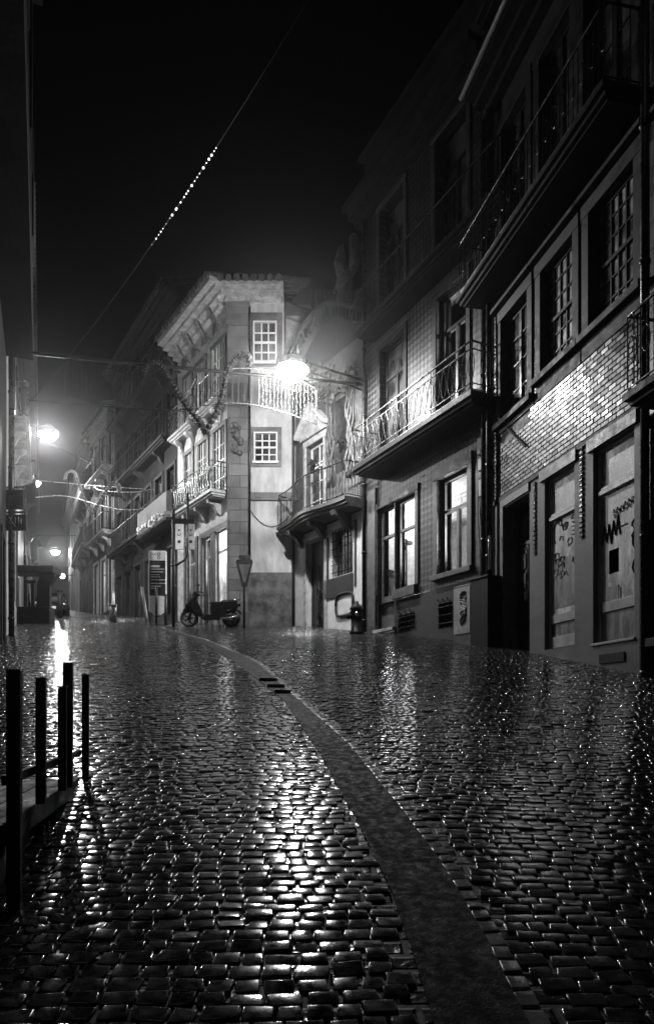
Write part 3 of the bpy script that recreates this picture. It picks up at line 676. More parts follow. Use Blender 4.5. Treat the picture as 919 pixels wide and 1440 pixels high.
for j in range(26):
    an = j * 2.4; rd = .12 + .028 * j; x, z = cxx + rd * math.cos(an), 11.35 + rd * .8 * math.sin(an)
    m.tube([(x + .13 * math.cos(t * .8 + j) * (1 - t / 9), .09 + .02 * t, z + .13 * math.sin(t * .8 + j) * (1 - t / 9)) for t in range(7)], [.06 - .006 * t for t in range(7)], 6)
m.sphere((cxx, .08, 11.35), .32, 8, (.9, .5, 1.2)); m.build('carved_crest', 'carving', c, True)
# curved gable
sm = (C0 + C1) / 2; hwid = (C1 - C0) / 2 + .15
def arc(t, lift=0): return (sm + hwid * t, 11.95 + 1.25 * (1 - abs(t) ** 2.2) + .35 * abs(t) ** 6 + lift)
m = MB(FC); ts = [-1 + i / 12 for i in range(25)]; m.prism([(C0 - .02, 11.99), (C1 + .02, 11.99)] + [arc(t) for t in ts[::-1]], -.3, .0); m.build('gable_wall', 'granite_dark', c)
for off, th, pr in ((0, .14, .3), (.142, .12, .48)):
    m = MB(FC); A = [arc(t, off) for t in ts]; B = [arc(t, off + th) for t in ts]
    for i in range(24):
        q = [A[i], A[i + 1], B[i + 1], B[i]]; i0 = [m.p((x, -.3, z)) for x, z in q]; i1 = [m.p((x, pr, z)) for x, z in q]
        m.f += [i0, i1[::-1], [i0[0], i0[1], i1[1], i1[0]], [i0[3], i1[3], i1[2], i0[2]]]
    if off:
        for i in range(0, 25): x, z = arc(ts[i], -.1); m.box(x - .04, x + .04, .3, .4, z - .06, z + .24)
    m.build('gable_cornice', 'granite_dark', c)
m = MB(FC)
for e in (-1, 1):
    x = sm + e * hwid * .93; m.tube([(x + e * .2 * math.cos(t) * (1 - t / 9), .3, 12.35 + .2 * math.sin(t) * (1 - t / 9)) for t in [i * .5 for i in range(14)]], .07, 7)
m.build('gable_scroll', 'carving', c, True)
# wall lanterns of the ornate house
wl0 = None
for px, py, lab in ((438, 657, 'small wall lantern beside the balcony door of the ornate house, left of its pair'), (478, 626, 'small wall lantern under the carved niche of the ornate house, right of its pair')):
    x, z = FC.s(px, .3), FC.z(px, py, .3)
    w_ = thing('wall_lantern', lab, 'lantern', FC.w(x, 0, z), FC.rz(), 'wall lanterns of the ornate house')
    MB(FC).tube([(x, .0, z + .05), (x, .15, z + .22), (x, .3, z + .2)], .018, 6).build('bracket', 'iron_black', w_)
    MB(FC).lathe((x, .3, z), [(.05, -.2), (.11, .02), (.11, .05)], 6).build('lantern_glass', 'dark_glass', w_)
    MB(FC).lathe((x, .3, z), [(.14, .055), (.09, .13), (.02, .2), (.03, .24), (.004, .26)], 6).build('lantern_cap', 'iron_black', w_)
# statue on the gable
x, z = FC.s(484), 13.2; st = thing('gable_statue', 'weathered stone figure with raised wings on top of the curved gable', 'statue', FC.w(x, 0, z), FC.rz())
m = MB(FC)
m.tube([(x, 0, z), (x, 0, z + .15), (x, 0, z + .45), (x, 0, z + .75), (x, .02, z + .98), (x, .03, z + 1.05)], [.3, .26, .2, .24, .17, .07], 12)
m.tube([(x, .03, z + 1.03), (x, .04, z + 1.12), (x, .05, z + 1.22), (x, .04, z + 1.3)], [.06, .1, .11, .04], 10)
for e in (-1, 1):
    m.tube([(x + e * .18, .02, z + .92), (x + e * .32, .08, z + .68), (x + e * .22, .2, z + .5)], [.08, .065, .05], 8)
    m.tube([(x + e * .1, .0, z), (x + e * .12, .06, z + .3), (x + e * .08, .02, z + .6)], [.12, .11, .13], 8)
m.build('stone_figure', 'carving', st, True)
for e in (-1, 1): MB(FC).tube([(x + e * .12, -.12, z + .85), (x + e * .34, -.14, z + 1.2), (x + e * .42, -.12, z + 1.6), (x + e * .3, -.1, z + 1.95), (x + e * .2, -.1, z + 2.0)], [.08, .17, .19, .12, .03], 8).build('wing', 'carving', st, True)

# ------------------------------------------------------------------ K: the corner house
FK = Fr((-1.045, 23.48), (-1, 0)); KX = -3.23; kw = -1.045 - KX
FS = line_fr(11.80, .64, 23.48)
k_ = thing('corner_house', 'bright corner house with stone pilaster and white sash windows beside the street lamp', 'building', (KX, 23.48, g(23.48)), 0)
def kx(px): return FK.s(px)
def kz(py): return FK.z(360, py)
wu = (kx(387), kx(358), kz(509), kz(454)); wl = (kx(388), kx(359), kz(649), kz(610)); pil = kx(349)
wall(k_, FK, 0, pil, 3.5, kz(805), [], 'socle', 'socle', back=4)
wall(k_, FK, 0, pil, kz(805) + .002, 12.9, [wl], 'plaster', 'front_wall', rec=.14, back=4)
wall(k_, FK, kx(399), pil, 12.902, 14.9, [wu], 'plaster', 'upper_front_wall', rec=.14, back=4)
MB(FK).box(-.02, pil, .002, .06, kz(704), kz(693)).build('band_course', 'granite', k_)
for wq, p0, p1, q0, q1 in ((wu, 397, 349.5, 516, 440), (wl, 396, 350, 657, 601)):
    m = MB(FK); A, B, C_, D_ = kx(p0), kx(p1), kz(q0), kz(q1)
    m.box(A, wq[0], .003, .03, C_, D_).box(wq[1], B, .003, .03, C_, D_).box(wq[0], wq[1], .003, .03, wq[3], D_).box(wq[0], wq[1], .003, .03, C_, wq[2]); m.build('window_surround', 'socle', k_)
def sash(root, fr, r, cols, rows, bays=1):
    m = MB(fr); a_, b_, c_, d_ = r; m.box(a_ - .05, a_, -.02, .05, c_ - .05, d_ + .05).box(b_, b_ + .05, -.02, .05, c_ - .05, d_ + .05).box(a_, b_, -.02, .05, d_, d_ + .05).box(a_ - .09, b_ + .09, -.02, .09, c_ - .07, c_)
    m.box(a_, b_, -.06, .02, (c_ + d_) / 2 - .03, (c_ + d_) / 2 + .03)
    for i in range(1, cols): x = a_ + (b_ - a_) * i / cols; w = .05 if cols == 4 and i == 2 else .02; m.box(x - w, x + w, -.055, .0, c_, d_)
    for j in range(1, rows): z = c_ + (d_ - c_) * j / rows; m.box(a_, b_, -.053, -.003, z - .018, z + .018)
    o = m.build('sash_window', 'white_paint', root, bevel=.004); MB(fr).quad((a_, -.04, c_), (b_, -.04, c_), (b_, -.04, d_), (a_, -.04, d_)).build('pane', 'dark_glass', o)
sash(k_, FK, wu, 3, 4); sash(k_, FK, wl, 3, 4)
# corner pilaster wraps the corner
m = MB(FK); e = kw; m.box(pil + .002, e + .05, -.4, .07, 3.5, 14.0); m.box(pil - .04, e + .1, -.4, .12, 14.0, 14.12); m.box(pil + .0, e + .07, -.4, .09, 14.12, 14.6); m.box(pil - .06, e + .12, -.4, .15, 14.6, 14.75)
m.box(pil - .04, e + .1, -.4, .12, 3.5, 4.6); m.build('corner_pilaster', 'ashlar', k_, bevel=.01)
m = MB(FK)
for j in range(12): m.sphere((kx(333) + rr.uniform(-.14, .14), .09, kz(600 + j * 3.5)), rr.uniform(.07, .13), 6)
m.build('carved_ornament', 'carving', k_, True)
SL = FS.s(250)
g0 = [(FS.s(p), FS.s(q), 4.0, FS.z(px, py)) for p, q, px, py in ((320, 303, 318.6, 735), (297, 285, 295, 750), (276, 262, 276, 765))]
g0 = [(min(x_[0], x_[1]), max(x_[0], x_[1]), 4.9 if i == 0 else 4.3, 7.45) for i, x_ in enumerate(g0)]
g1_ = [(FS.s(p), FS.s(q), 8.62, 10.85) for p, q in ((317, 300), (292, 279), (271, 261))]
g2_ = [(FS.s(p), FS.s(q), 11.75, 13.75) for p, q in ((316, 300), (289, 278), (270, 260))]
sw = [tuple(sorted(x_[:2])) + x_[2:] for x_ in g0 + g1_ + g2_]
wall(k_, FS, 0, SL, 3.5, 14.9, sw, 'granite_pale', 'side_wall', rec=.16, back=6)
for r_ in sw[:3]: surround(k_, FS, r_, .18, 'granite', sill=False, pr=.04); window(k_, FS, r_, 1, 1, 'pale_paint', 'clear_glass', .1, tr=6.7)
for r_, W_ in zip(sw[:3], (800, 600, 300)): room(k_, FS, r_, W_, 1.7, rec=.16)
for r_ in sw[3:]: surround(k_, FS, r_, .15, 'granite', sill=False, pr=.05); sash(k_, FS, r_, 4, 4)
balcony(k_, FS, .15, SL, 8.6, .6, .95, 'oval', 'granite_pale', 'iron_wet', brackets=4, gap=.2, r=.013)
balcony(k_, FS, .3, 2.2, 11.7, .42, .95, 'bars', 'granite_pale', 'iron_wet', brackets=2, gap=.14, r=.012)
balcony(k_, FS, 2.6, SL, 11.7, .42, .95, 'bars', 'granite_pale', 'iron_wet', brackets=2, gap=.14, r=.012)
eave(k_, FK, kx(399), kw + .35, 15.25, .45, 'granite_pale', 4, .5, dent=True, back=4)
eave(k_, FS, -.25, SL, 15.3, .8, 'granite_pale', 4, .55, back=6)
for i in range(5):
    s = .5 + i * (SL - .8) / 4; m = MB(FS); m.tube([(s, .0, 14.2), (s, .25, 14.35), (s, .5, 14.72)], [.035, .05, .035], 8); m.box(s + .35, s + .75, .0, .05, 14.25, 14.6); m.build('eave_bracket', 'carving', k_, True)
m = MB(FK).tube([(pil - .06, .1, kz(805)), (pil - .06, .1, 14.6)], .035, 8); m.build('drainpipe', 'iron', k_, True)
m = MB(FK).tube([(kx(350 + 8 * t), .03, kz(715 + 26 * (1 - ((t - 4) / 4) ** 2))) for t in range(9)], .01, 5); m.build('slack_cable', 'iron', k_)
m = MB(FK).tube([(.06, .1, 3.9), (.06, .1, 12.9)], .05, 8); m.build('party_pipe', 'plaster_dark', k_, True)
# behind: party wall, corrugated extension
pw = tag(MB().box(-2.05, -.55, 25.2, 25.4, 4, 15.7).build('party_wall', 'plaster_white'), 'pale bare party wall rising between the corner house and the ornate house', 'wall'); rootmesh(pw, (-1.3, 25.3, 4))
cw = tag(MB().box(-.54, 3.6, 24.6, 28, 4, 15.9).build('corrugated_extension', 'corrugated'), 'dark corrugated metal rooftop extension behind the ornate gable', 'building'); rootmesh(cw, (1.5, 26, 4))

# ------------------------------------------------------------------ D: dark tall block down the street, then smaller ones in the mist
def block(name, fr, s0, s1, zt, floors, mat, label, shop=None, gz=None, proj=.5, nb=3, wm='plaster_mid', trim='granite', lit=(), group=None, fmat='white_paint', bal=True, rowh=None):
    o = froot(name, fr, s0, label, group=group); zb = g(fr.w(s0, 0, 0)[1]) - .5; zg = g(fr.w(s0, 0, 0)[1]); holes = []; n = floors; fh = (zt - zg - .6) / n
    bw_ = (s1 - s0) / nb; lits = []
    for f in range(n):
        for j in range(nb):
            x = s0 + bw_ * (j + .5); hw_ = min(.55, bw_ * .3)
            z0 = zg + .6 + f * fh + (.5 if f else -.2); r_ = (x - hw_, x + hw_, z0, zg + .6 + f * fh + fh * .8); holes.append(r_); lits.append((f, j))
    wall(o, fr, s0, s1, zb, zt, holes, mat, rec=.2, back=6)
    for r_, q in zip(holes, lits):
        surround(o, fr, r_, .13, trim, sill=False, pr=.04)
        if q in lit: window(o, fr, r_, 1, 1, fmat, 'clear_glass', .12, tr=r_[2] + (r_[3] - r_[2]) * .72); room(o, fr, r_, lit[q], 1.2, rec=.2)
        else: window(o, fr, r_, 2, 3, fmat, rec=.12)
    if bal:
        for f in range(1, n): balcony(o, fr, s0 + .3, s1 - .3, zg + .6 + f * fh + .45, .55, .9, 'bars', trim, 'iron', gap=.25, r=.014)
    eave(o, fr, s0, s1, zt + .05, proj, trim, back=6)
    return o
FD = line_fr(10.7, .6, 27.4); D1 = FD.s(163)
block('tall_dark_house', FD, .02, D1, 17.7, 4, 'unlit_dark_wall', 'tall dark unlit house rising behind the corner house', nb=6, trim='unlit_dark_trim', fmat='dark_paint', lit={(0, 0): 400, (0, 1): 300, (0, 2): 200, (0, 4): 60})
FD2 = Fr(FD.w(D1 + .05, 0, 0)[:2], FD.t); D2 = FD2.s(131)
block('pale_trimmed_house', FD2, 0, D2, 16.4, 3, 'plaster_dark', 'house with a pale curved cornice catching the second street lamp', nb=3, trim='granite_pale', lit={(0, 1): 60})
o2 = FD2.w(D2 + .05, 0, 0); FE = Fr(o2[:2], (-.45, 1)); E1 = FE.s(112); block('misty_house', FE, 0, E1, 16.2, 3, 'plaster_dark', 'house half lost in mist, nearer of the two below the far lamps', nb=3, lit={(0, 0): 40})
o3 = FE.w(E1 + .05, 0, 0); FE2 = Fr(o3[:2], (-.42, 1)); E2 = FE2.s(97); block('farthest_house', FE2, 0, E2, 16.6, 2, 'plaster', 'farthest house with a bright shopfront at the top of the street', nb=4, bal=False, lit={(0, 1): 220, (0, 3): 150})
cs = thing('shop_canopy', 'long pale boxed shop canopy along the dark house, beyond the bus stop pole', 'canopy', FD.w(.5, .4, 8.4), FD.rz())
cm = FD.s(195, .7); sk = -FD.s(262, .7) if False else 0
MB(FD).box(-.9, cm, .05, .75, 8.5, 9.45).build('canopy_fascia', 'plaster_mid', cs, bevel=.02)
MB(FD).box(-.92, cm + .02, .03, .78, 8.38, 8.498).build('canopy_edge', 'iron_black', cs)
m = MB(FD)
for j in range(30): s = cm - 3.4 + rr.uniform(0, 3.2); m.sphere((s, .8, 8.55 + rr.uniform(-.15, .25)), .05, 5)
m.build('canopy_lights', 'white_paint', cs)

# ------------------------------------------------------------------ left side of the street
FL = Fr((-.9 - .4 * 18, 18), (.4, -1))       # t runs towards the camera
LB = MB
lh = thing('near_left_house', 'black unlit house filling the left edge, with an overhanging upper floor', 'building', FL.w(0, 0, g(18)), FL.rz())
nl = 16.0
lo_ = [(1.5 + 3 * k, 2.7 + 3 * k, 2.6 - .5 * k, 5.2 - .4 * k) for k in range(5)]
wall(lh, FL, .0, nl, -1, 10.2, lo_, 'unlit_dark_wall', rec=.2, back=5)
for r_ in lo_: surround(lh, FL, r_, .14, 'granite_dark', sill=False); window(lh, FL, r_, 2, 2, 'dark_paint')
m = MB(FL).box(-.02, 10.5, -4.9, .62, 10.3, 19.5); ob = m.build('overhanging_floor', 'unlit_dark_wall', lh)
MB(FL).box(-.06, 10.6, -5, .85, 19.502, 19.75).build('cornice', 'unlit_dark_trim', lh)
for k in range(3): r_ = (1.2 + 3.2 * k, 2.4 + 3.2 * k, 12, 14.6); m = MB(FL).box(r_[0], r_[1], .622, .66, r_[2], r_[3]); m.build('shutter', 'dark_paint', lh)
drainpipe(lh, FL, .15, 3, 10.2, .12, .07)
FM = Fr((-.9 - .4 * 34.5, 34.5), (.4, -1)); ml = (34.5 - 18.02) * math.hypot(1, .4)
mo = [(1.0 + 2.9 * k, 2.1 + 2.9 * k, z0, z1) for k in range(6) for z0, z1 in ((11.0 - .0, 13.0),)] + [(1.2 + 2.9 * k, 2.2 + 2.9 * k, 5.2 - .1 * k, 7.6) for k in range(3, 6)]
lm = thing('lamplit_left_house', 'pale stone house on the left behind the black one, lit by the second street lamp', 'building', FM.w(ml * .5, 0, g(26)), FM.rz())
wall(lm, FM, 0, ml, 2.5, 14.6, mo, 'granite_pale', rec=.18)
for r_ in mo: surround(lm, FM, r_, .14, 'granite', sill=False); window(lm, FM, r_, 2, 3, 'grey_paint')
eave(lm, FM, 0, ml, 14.8, .55, 'granite')
yb = FM.s(34, .45); balcony(lm, FM, ml - 8, ml - 2.0, 9.6, .5, 1.0, 'oval', 'granite_pale', 'iron_wet', brackets=4, gap=.22, r=.014)
FN = Fr((-.9 - .4 * 62, 62), (.4, -1)); block('far_left_house', FN, 0, 26, 18.5, 3, 'plaster_dark', 'dim house far up the left side of the street, in the mist', nb=7, trim='granite')
# hanging signs on the left
for (p0, p1, q0, q1, nm, lab, letters) in ((12, 34, 689, 716, 'hanging_sign', 'upper blank black sign projecting from the left house', False), (13, 38, 724, 746, 'hanging_sign', 'lower black sign with pale letters projecting from the left house', True)):
    Y = 17.9; X = lambda px: (px - CX) / FP * Y; Z = lambda py: EYE + (HY - py) / FP * Y
    sg = thing(nm, lab, 'sign', (X(p0), Y, Z(q1)), 0, 'signs hanging from the left houses')
    MB().box(X(p0 - 4), X(p1), Y - .05, Y + .05, Z(q1), Z(q0)).build('sign_box', 'iron_black', sg, bevel=.01)
    MB().tube([(X(p0 - 6), Y, Z(q0 - 3)), (X(p1 + 1), Y, Z(q0 - 4))], .03, 6).build('bracket', 'iron_wet', sg)
    if letters:
        m = MB(); y = Y - .065
        def st(*pts): m.tube([(X(p), y, Z(q)) for p, q in pts], .011, 4)
        st((15, 728), (19, 736)); st((19, 728), (14.5, 737), (21, 737)); st((19, 734), (23.5, 741))
        st((23.5, 728), (23.5, 737)); st((28, 728), (28, 737)); st((28, 733), (31.5, 733)); st((31.5, 730), (31.5, 737.5))
        m.build('lettering', 'pale_paint', sg)

# ------------------------------------------------------------------ street lamps
def lamp(px, py, Y, end, W, lab, rad=.2, second=True, shield=None):
    X, Z = (px - CX) / FP * Y, EYE + (HY - py) / FP * Y
    o = thing('street_lamp', lab, 'street lamp', end, 0, 'street lamps on wall brackets')
    ex, ey, ez = end
    m = MB().tube([end, (X, Y, Z + .32)], .035, 8)
    if second: m.tube([(ex, ey, ez - .28), (X + (ex - X) * .25, Y + (ey - Y) * .25, Z + .12)], .025, 8)
    m.bar((ex, ey, ez - .45), (ex, ey, ez + .15), .05); m.build('wall_bracket', 'iron_black', o, True)
    MB().lathe((X, Y, Z), [(.16, .2), (.24, .22), (.17, .3), (.05, .38), (.02, .4)], 16).build('lamp_cap', 'iron', o, True)
    MB().sphere((X, Y, Z), rad, 12, (1.15, 1.15, .85)).build('lamp_globe', 'lamp_glow', o, True)
    if shield:                               # added shield, shaped to keep lamp light off upper walls and sky
        m = MB(); rv = rad + .12; a0, a1 = shield; K = 14
        for i in range(K):
            a, b = R(a0 + (a1 - a0) * i / K), R(a0 + (a1 - a0) * (i + 1) / K); c, d = (math.cos(a), math.sin(a)), (math.cos(b), math.sin(b))
            for (r1, z1), (r2, z2) in (((rv, Z + .015), (rv * .98, Z + .2)), ((rv * .98, Z + .2), (.05, Z + .42))):
                m.quad((X + r1 * c[0], Y + r1 * c[1], z1), (X + r1 * d[0], Y + r1 * d[1], z1), (X + r2 * d[0], Y + r2 * d[1], z2), (X + r2 * c[0], Y + r2 * c[1], z2))
        m.build('added_light_shield', 'iron', o, True)
    point('lamp_light', (X, Y, Z - .02), W, .10, o)
    return o
lamp(410, 521, 18.5, (1.02, 20.0, 10.6), 1800, 'brilliant street lamp on a double arm in front of the corner house', .34, shield=(-150, 62))
lamp(68, 612, 27, FM.w(ml * .5, 0, 11.9), 2300, 'second brightest street lamp, glowing in the mist on the left', .26, False, (0, 360))
lamp(50, 679, 42, FN.w(24, 0, 15.2), 1300, 'small lamp below the second brightest one, at the left edge of the mist', .24, False, (0, 360))
lamp(78, 776, 60, FN.w(3, 0, 14.9), 1800, 'farthest street lamp, a blurred disc just above the terrace shelter', .3, False, (0, 360))

# ------------------------------------------------------------------ haze: drizzle and mist in the street
def haze():
    m = bpy.data.materials.new('haze'); m.use_nodes = True; nt = m.node_tree; nt.nodes.remove(nt.nodes['Principled BSDF'])
    pv = nt.nodes.new('ShaderNodeVolumePrincipled'); pv.inputs['Color'].default_value = grey(.95); pv.inputs['Density'].default_value = .0009; pv.inputs['Anisotropy'].default_value = .92
    nt.links.new(pv.outputs[0], nt.nodes['Material Output'].inputs['Volume']); MATS['haze'] = m
    o = MB().box(-80, 45, -8, 172, -3, 31).build('haze', 'haze'); tag(o, kind='stuff')
haze()

# ------------------------------------------------------------------ wires and festive lights over the street
class Pl:                                    # a vertical plane across the street
    def __init__(s, a, b): s.fr = Fr(a, (b[0] - a[0], b[1] - a[1]))
    def p(s, px, py, d=0): a, Y = s.fr.sol(px, d); q = s.fr.w(a, d, 0); return (q[0], q[1], EYE + (HY - py) / FP * Y)
P1 = Pl((-7.55, 18.0), (1.05, 20.0))
def sag(a, b, n=12, k=.1): a, b = Vector(a), Vector(b); return [a.lerp(b, i / n) - Vector((0, 0, k * 4 * (i / n) * (1 - i / n))) for i in range(n + 1)]
def wire(name, pts, r, mat, lab, cat='wire', group=None):
    m = MB().tube(pts, r, 5); o = m.build(name, mat, None, True); rootmesh(o, tuple(pts[0])); tag(o, lab, cat, group); return o
wire('support_cable', sag(P1.p(38, 496), P1.p(515, 541), 10, .02), .045, 'iron_black', 'thick black cable across the street carrying the nearer festive lights', 'cable')
wire('thin_cable', sag(P1.p(38, 562), P1.p(260, 578), 10, .03), .024, 'iron_black', 'thin dark cable below the thick one, left part of the nearer festive lights', 'cable')
cf = thing('light_curtain', 'curved frame of hanging light strings shining beside the brilliant street lamp', 'festive lights', P1.p(240, 640))
def spl(P, pts, n=6):
    out = []; pts = [pts[0]] + pts + [pts[-1]]
    for i in range(1, len(pts) - 2):
        for k in range(n):
            t = k / n; q = [(2 * pts[i][c] + (pts[i + 1][c] - pts[i - 1][c]) * t + (2 * pts[i - 1][c] - 5 * pts[i][c] + 4 * pts[i + 1][c] - pts[i + 2][c]) * t * t + (3 * pts[i][c] - pts[i - 1][c] - 3 * pts[i + 1][c] + pts[i + 2][c]) * t ** 3) / 2 for c in (0, 1)]
            out.append(P.p(*q))
    out.append(P.p(*pts[-1])); return out
topc = [(318, 519), (345, 518), (372, 520), (398, 526), (422, 535), (445, 548)]; botc = [(253, 577), (290, 570), (330, 567), (365, 571), (400, 580), (425, 589), (445, 597)]
MB().tube(spl(P1, topc), .016, 5).build('top_rail', 'iron_wet', cf, True); MB().tube(spl(P1, botc), .018, 5).build('bottom_rail', 'iron_wet', cf, True)
MB().bar(P1.p(445, 548), P1.p(445, 597), .014).build('side_rail', 'iron_wet', cf); MB().bar(P1.p(278, 525), P1.p(278, 574), .03).build('side_rail', 'iron_black', cf)
MB().bar(P1.p(253, 577), P1.p(278, 526), .012).build('side_rail', 'iron_black', cf)
def yi(c, x): return float(np.interp(x, [q[0] for q in c], [q[1] for q in c]))
px = 364.0
while px < 444:
    y0, y1 = yi(topc, px), yi(botc, px); m = MB().bar(P1.p(px, y0), P1.p(px, y1), .006); o = m.build('light_string', 'iron_wet', cf); m = MB(); y = y0 + 3
    while y < y1 - 1: m.sphere(P1.p(px + rr.uniform(-1, 1), y), rr.uniform(.014, .026), 4); y += rr.uniform(3, 7)
    m.build('bulbs', 'grey_paint', o); px += 5.3
for k in range(9): MB().bar(P1.p(284 + 8.5 * k, 524 - k * .7), P1.p(284 + 8.5 * k, yi(botc, 284 + 8.5 * k)), .006).build('light_string', 'iron_black', cf)
ne = thing('light_net', 'dark unlit net frame hanging under the cable at the left of the street', 'festive lights', P1.p(92, 556))
MB().tube([P1.p(92, 502), P1.p(92, 556), P1.p(135, 566), P1.p(185, 575), P1.p(185, 528), P1.p(135, 512), P1.p(92, 502)], .016, 5).build('net_frame', 'iron_black', ne)
for k in range(14): x = 97 + 6.3 * k; MB().bar(P1.p(x, 503 + (x - 92) * .28), P1.p(x, 557 + (x - 92) * .2), .005).build('light_string', 'iron_black', ne)
G1 = 'candy cane shaped garlands near the lamp'
def cane2(P, pts, lab, mat, r, lump, grp, rib='iron', e=.4):
    c = spl(P, pts, 7); o = thing('candy_cane_garland', lab, 'festive lights', c[0], 0, grp); n = len(c)
    m = MB().tube(c, [r * .7 * (1 + lump * (1 if i % 2 else -.6)) for i in range(n)], 7)
    for i in range(n * 9):
        k = rr.random() * (n - 1); q = Vector(c[int(k)]).lerp(Vector(c[min(n - 1, int(k) + 1)]), k % 1); w = Vector((rr.gauss(0, 1), rr.gauss(0, 1), rr.gauss(0, 1))).normalized()
        m.tube([q, q + w * r * rr.uniform(1.1, 1.9)], [r * .22, r * .06], 4)
    m.build('garland', mat, o); m = MB()
    for i in range(0, n - 1, 1):
        q = Vector(c[i]).lerp(Vector(c[i + 1]), .5); m.tube([q + Vector((-r * 1.1, -.02, -r * .5)), q + Vector((r * 1.1, -.02, r * .5))], r * e, 4)
    m.build('ribbon', rib, o)
cane2(P1, [(288, 608), (302, 585), (311, 563), (317, 535), (324, 515), (333, 503), (342, 499), (349, 503), (350, 517)], 'dark cane-shaped garland hooked to the right, in front of the corner house', 'garland', .085, .5, G1, 'iron', .25)
cane2(P1, [(290, 610), (280, 592), (262, 570), (250, 552), (240, 536), (233, 524), (222, 512), (208, 512), (202, 526)], 'dark cane-shaped garland hooked to the left, against the black roofs', 'garland', .075, .5, G1, 'iron', .25)
P2 = Pl((-13, 30.0), (-5, 30.0)); G2 = 'candy cane shaped garlands far down the street'
cane2(P2, [(126, 727), (136, 712), (146, 696), (154, 684), (161, 680), (167, 684), (168, 692)], 'pale cane-shaped garland hooked to the right, far down the misty street', 'garland', .085, .4, G2, 'grey_paint')
cane2(P2, [(128, 724), (121, 706), (113, 686), (107, 668), (100, 662), (94, 666), (92, 674)], 'pale cane-shaped garland hooked to the left, far down the misty street', 'garland', .06, .4, G2, 'grey_paint')
fa = thing('light_arc', 'thin pale curved light frame far down the street, between the misty houses', 'festive lights', P2.p(50, 700))
MB().tube(spl(P2, [(50, 700), (66, 698), (85, 697), (104, 700), (125, 706), (150, 713), (175, 717), (200, 716), (223, 711)]), .026, 5).build('lower_rail', 'iron_wet', fa, True)
MB().tube(spl(P2, [(132, 684), (140, 689), (165, 692), (190, 692), (208, 690), (223, 686)]), .02, 5).build('upper_rail', 'iron_wet', fa, True)
MB().bar(P2.p(223, 686), P2.p(223, 711), .015).build('side_rail', 'iron_wet', fa); MB().bar(P2.p(132, 684), P2.p(132, 708), .015).build('side_rail', 'iron_wet', fa)
for k in range(15): x = 138 + 5.8 * k; MB().bar(P2.p(x, 691), P2.p(x, 710 + 6 * math.sin((x - 132) / 91 * 2.6)), .008).build('light_string', 'iron_wet', fa)
wire('far_cable', sag(P2.p(40, 674), P2.p(246, 690), 10, .05), .016, 'iron_wet', 'thin pale cable above the far light frame', 'cable')
wire('lamp_stay_wire', [P2.p(36, 607), P2.p(75, 626), P2.p(152, 664)], .016, 'iron_black', 'straight dark wire slanting down from beside the second street lamp', 'wire')
P3 = Pl((-20, 50.0), (-10, 50.0)); wire('distant_cable', sag(P3.p(22, 751), P3.p(125, 752), 8, .1), .02, 'iron_black', 'faint dark cable crossing the mist above the farthest lamp', 'cable')
wire('hanging_decoration_wire', [P3.p(46, 749), P3.p(63, 772), P3.p(72, 750)], .03, 'iron_black', 'faint V-shaped wire hanging in the mist above the farthest lamp', 'wire')
# long string running from the left house over the camera
q0, q1 = Vector((-7.55, 17.9, EYE + .43 * 17.9)), Vector(((480 - CX) / FP * 9.5, 9.5, EYE + 1.08 * 9.5))
pa = sag(q0, q1, 60, .42); ls = thing('overhead_light_string', 'long string of tiny lights running diagonally up across the black sky', 'festive lights', tuple(q0))
MB().tube(pa, .011, 5).build('cord', 'iron_black', ls)
m = MB()
fx = lambda q: CX + FP * q.x / q.y
tt = [k / 600 for k in range(600)]; pp = [pa[int(t * 60)].lerp(pa[int(t * 60) + 1], (t * 60) % 1) for t in tt]
for i in range(24):
    want = 215 + 90 * i / 23 + rr.uniform(-1.5, 1.5); q = min(pp, key=lambda q: abs(fx(q) - want)); m.sphere(tuple(q - Vector((0, 0, .02))), rr.choice((.005, .008, .012, .018)), 5)
m.build('bulbs', 'tiny_bulb', ls)

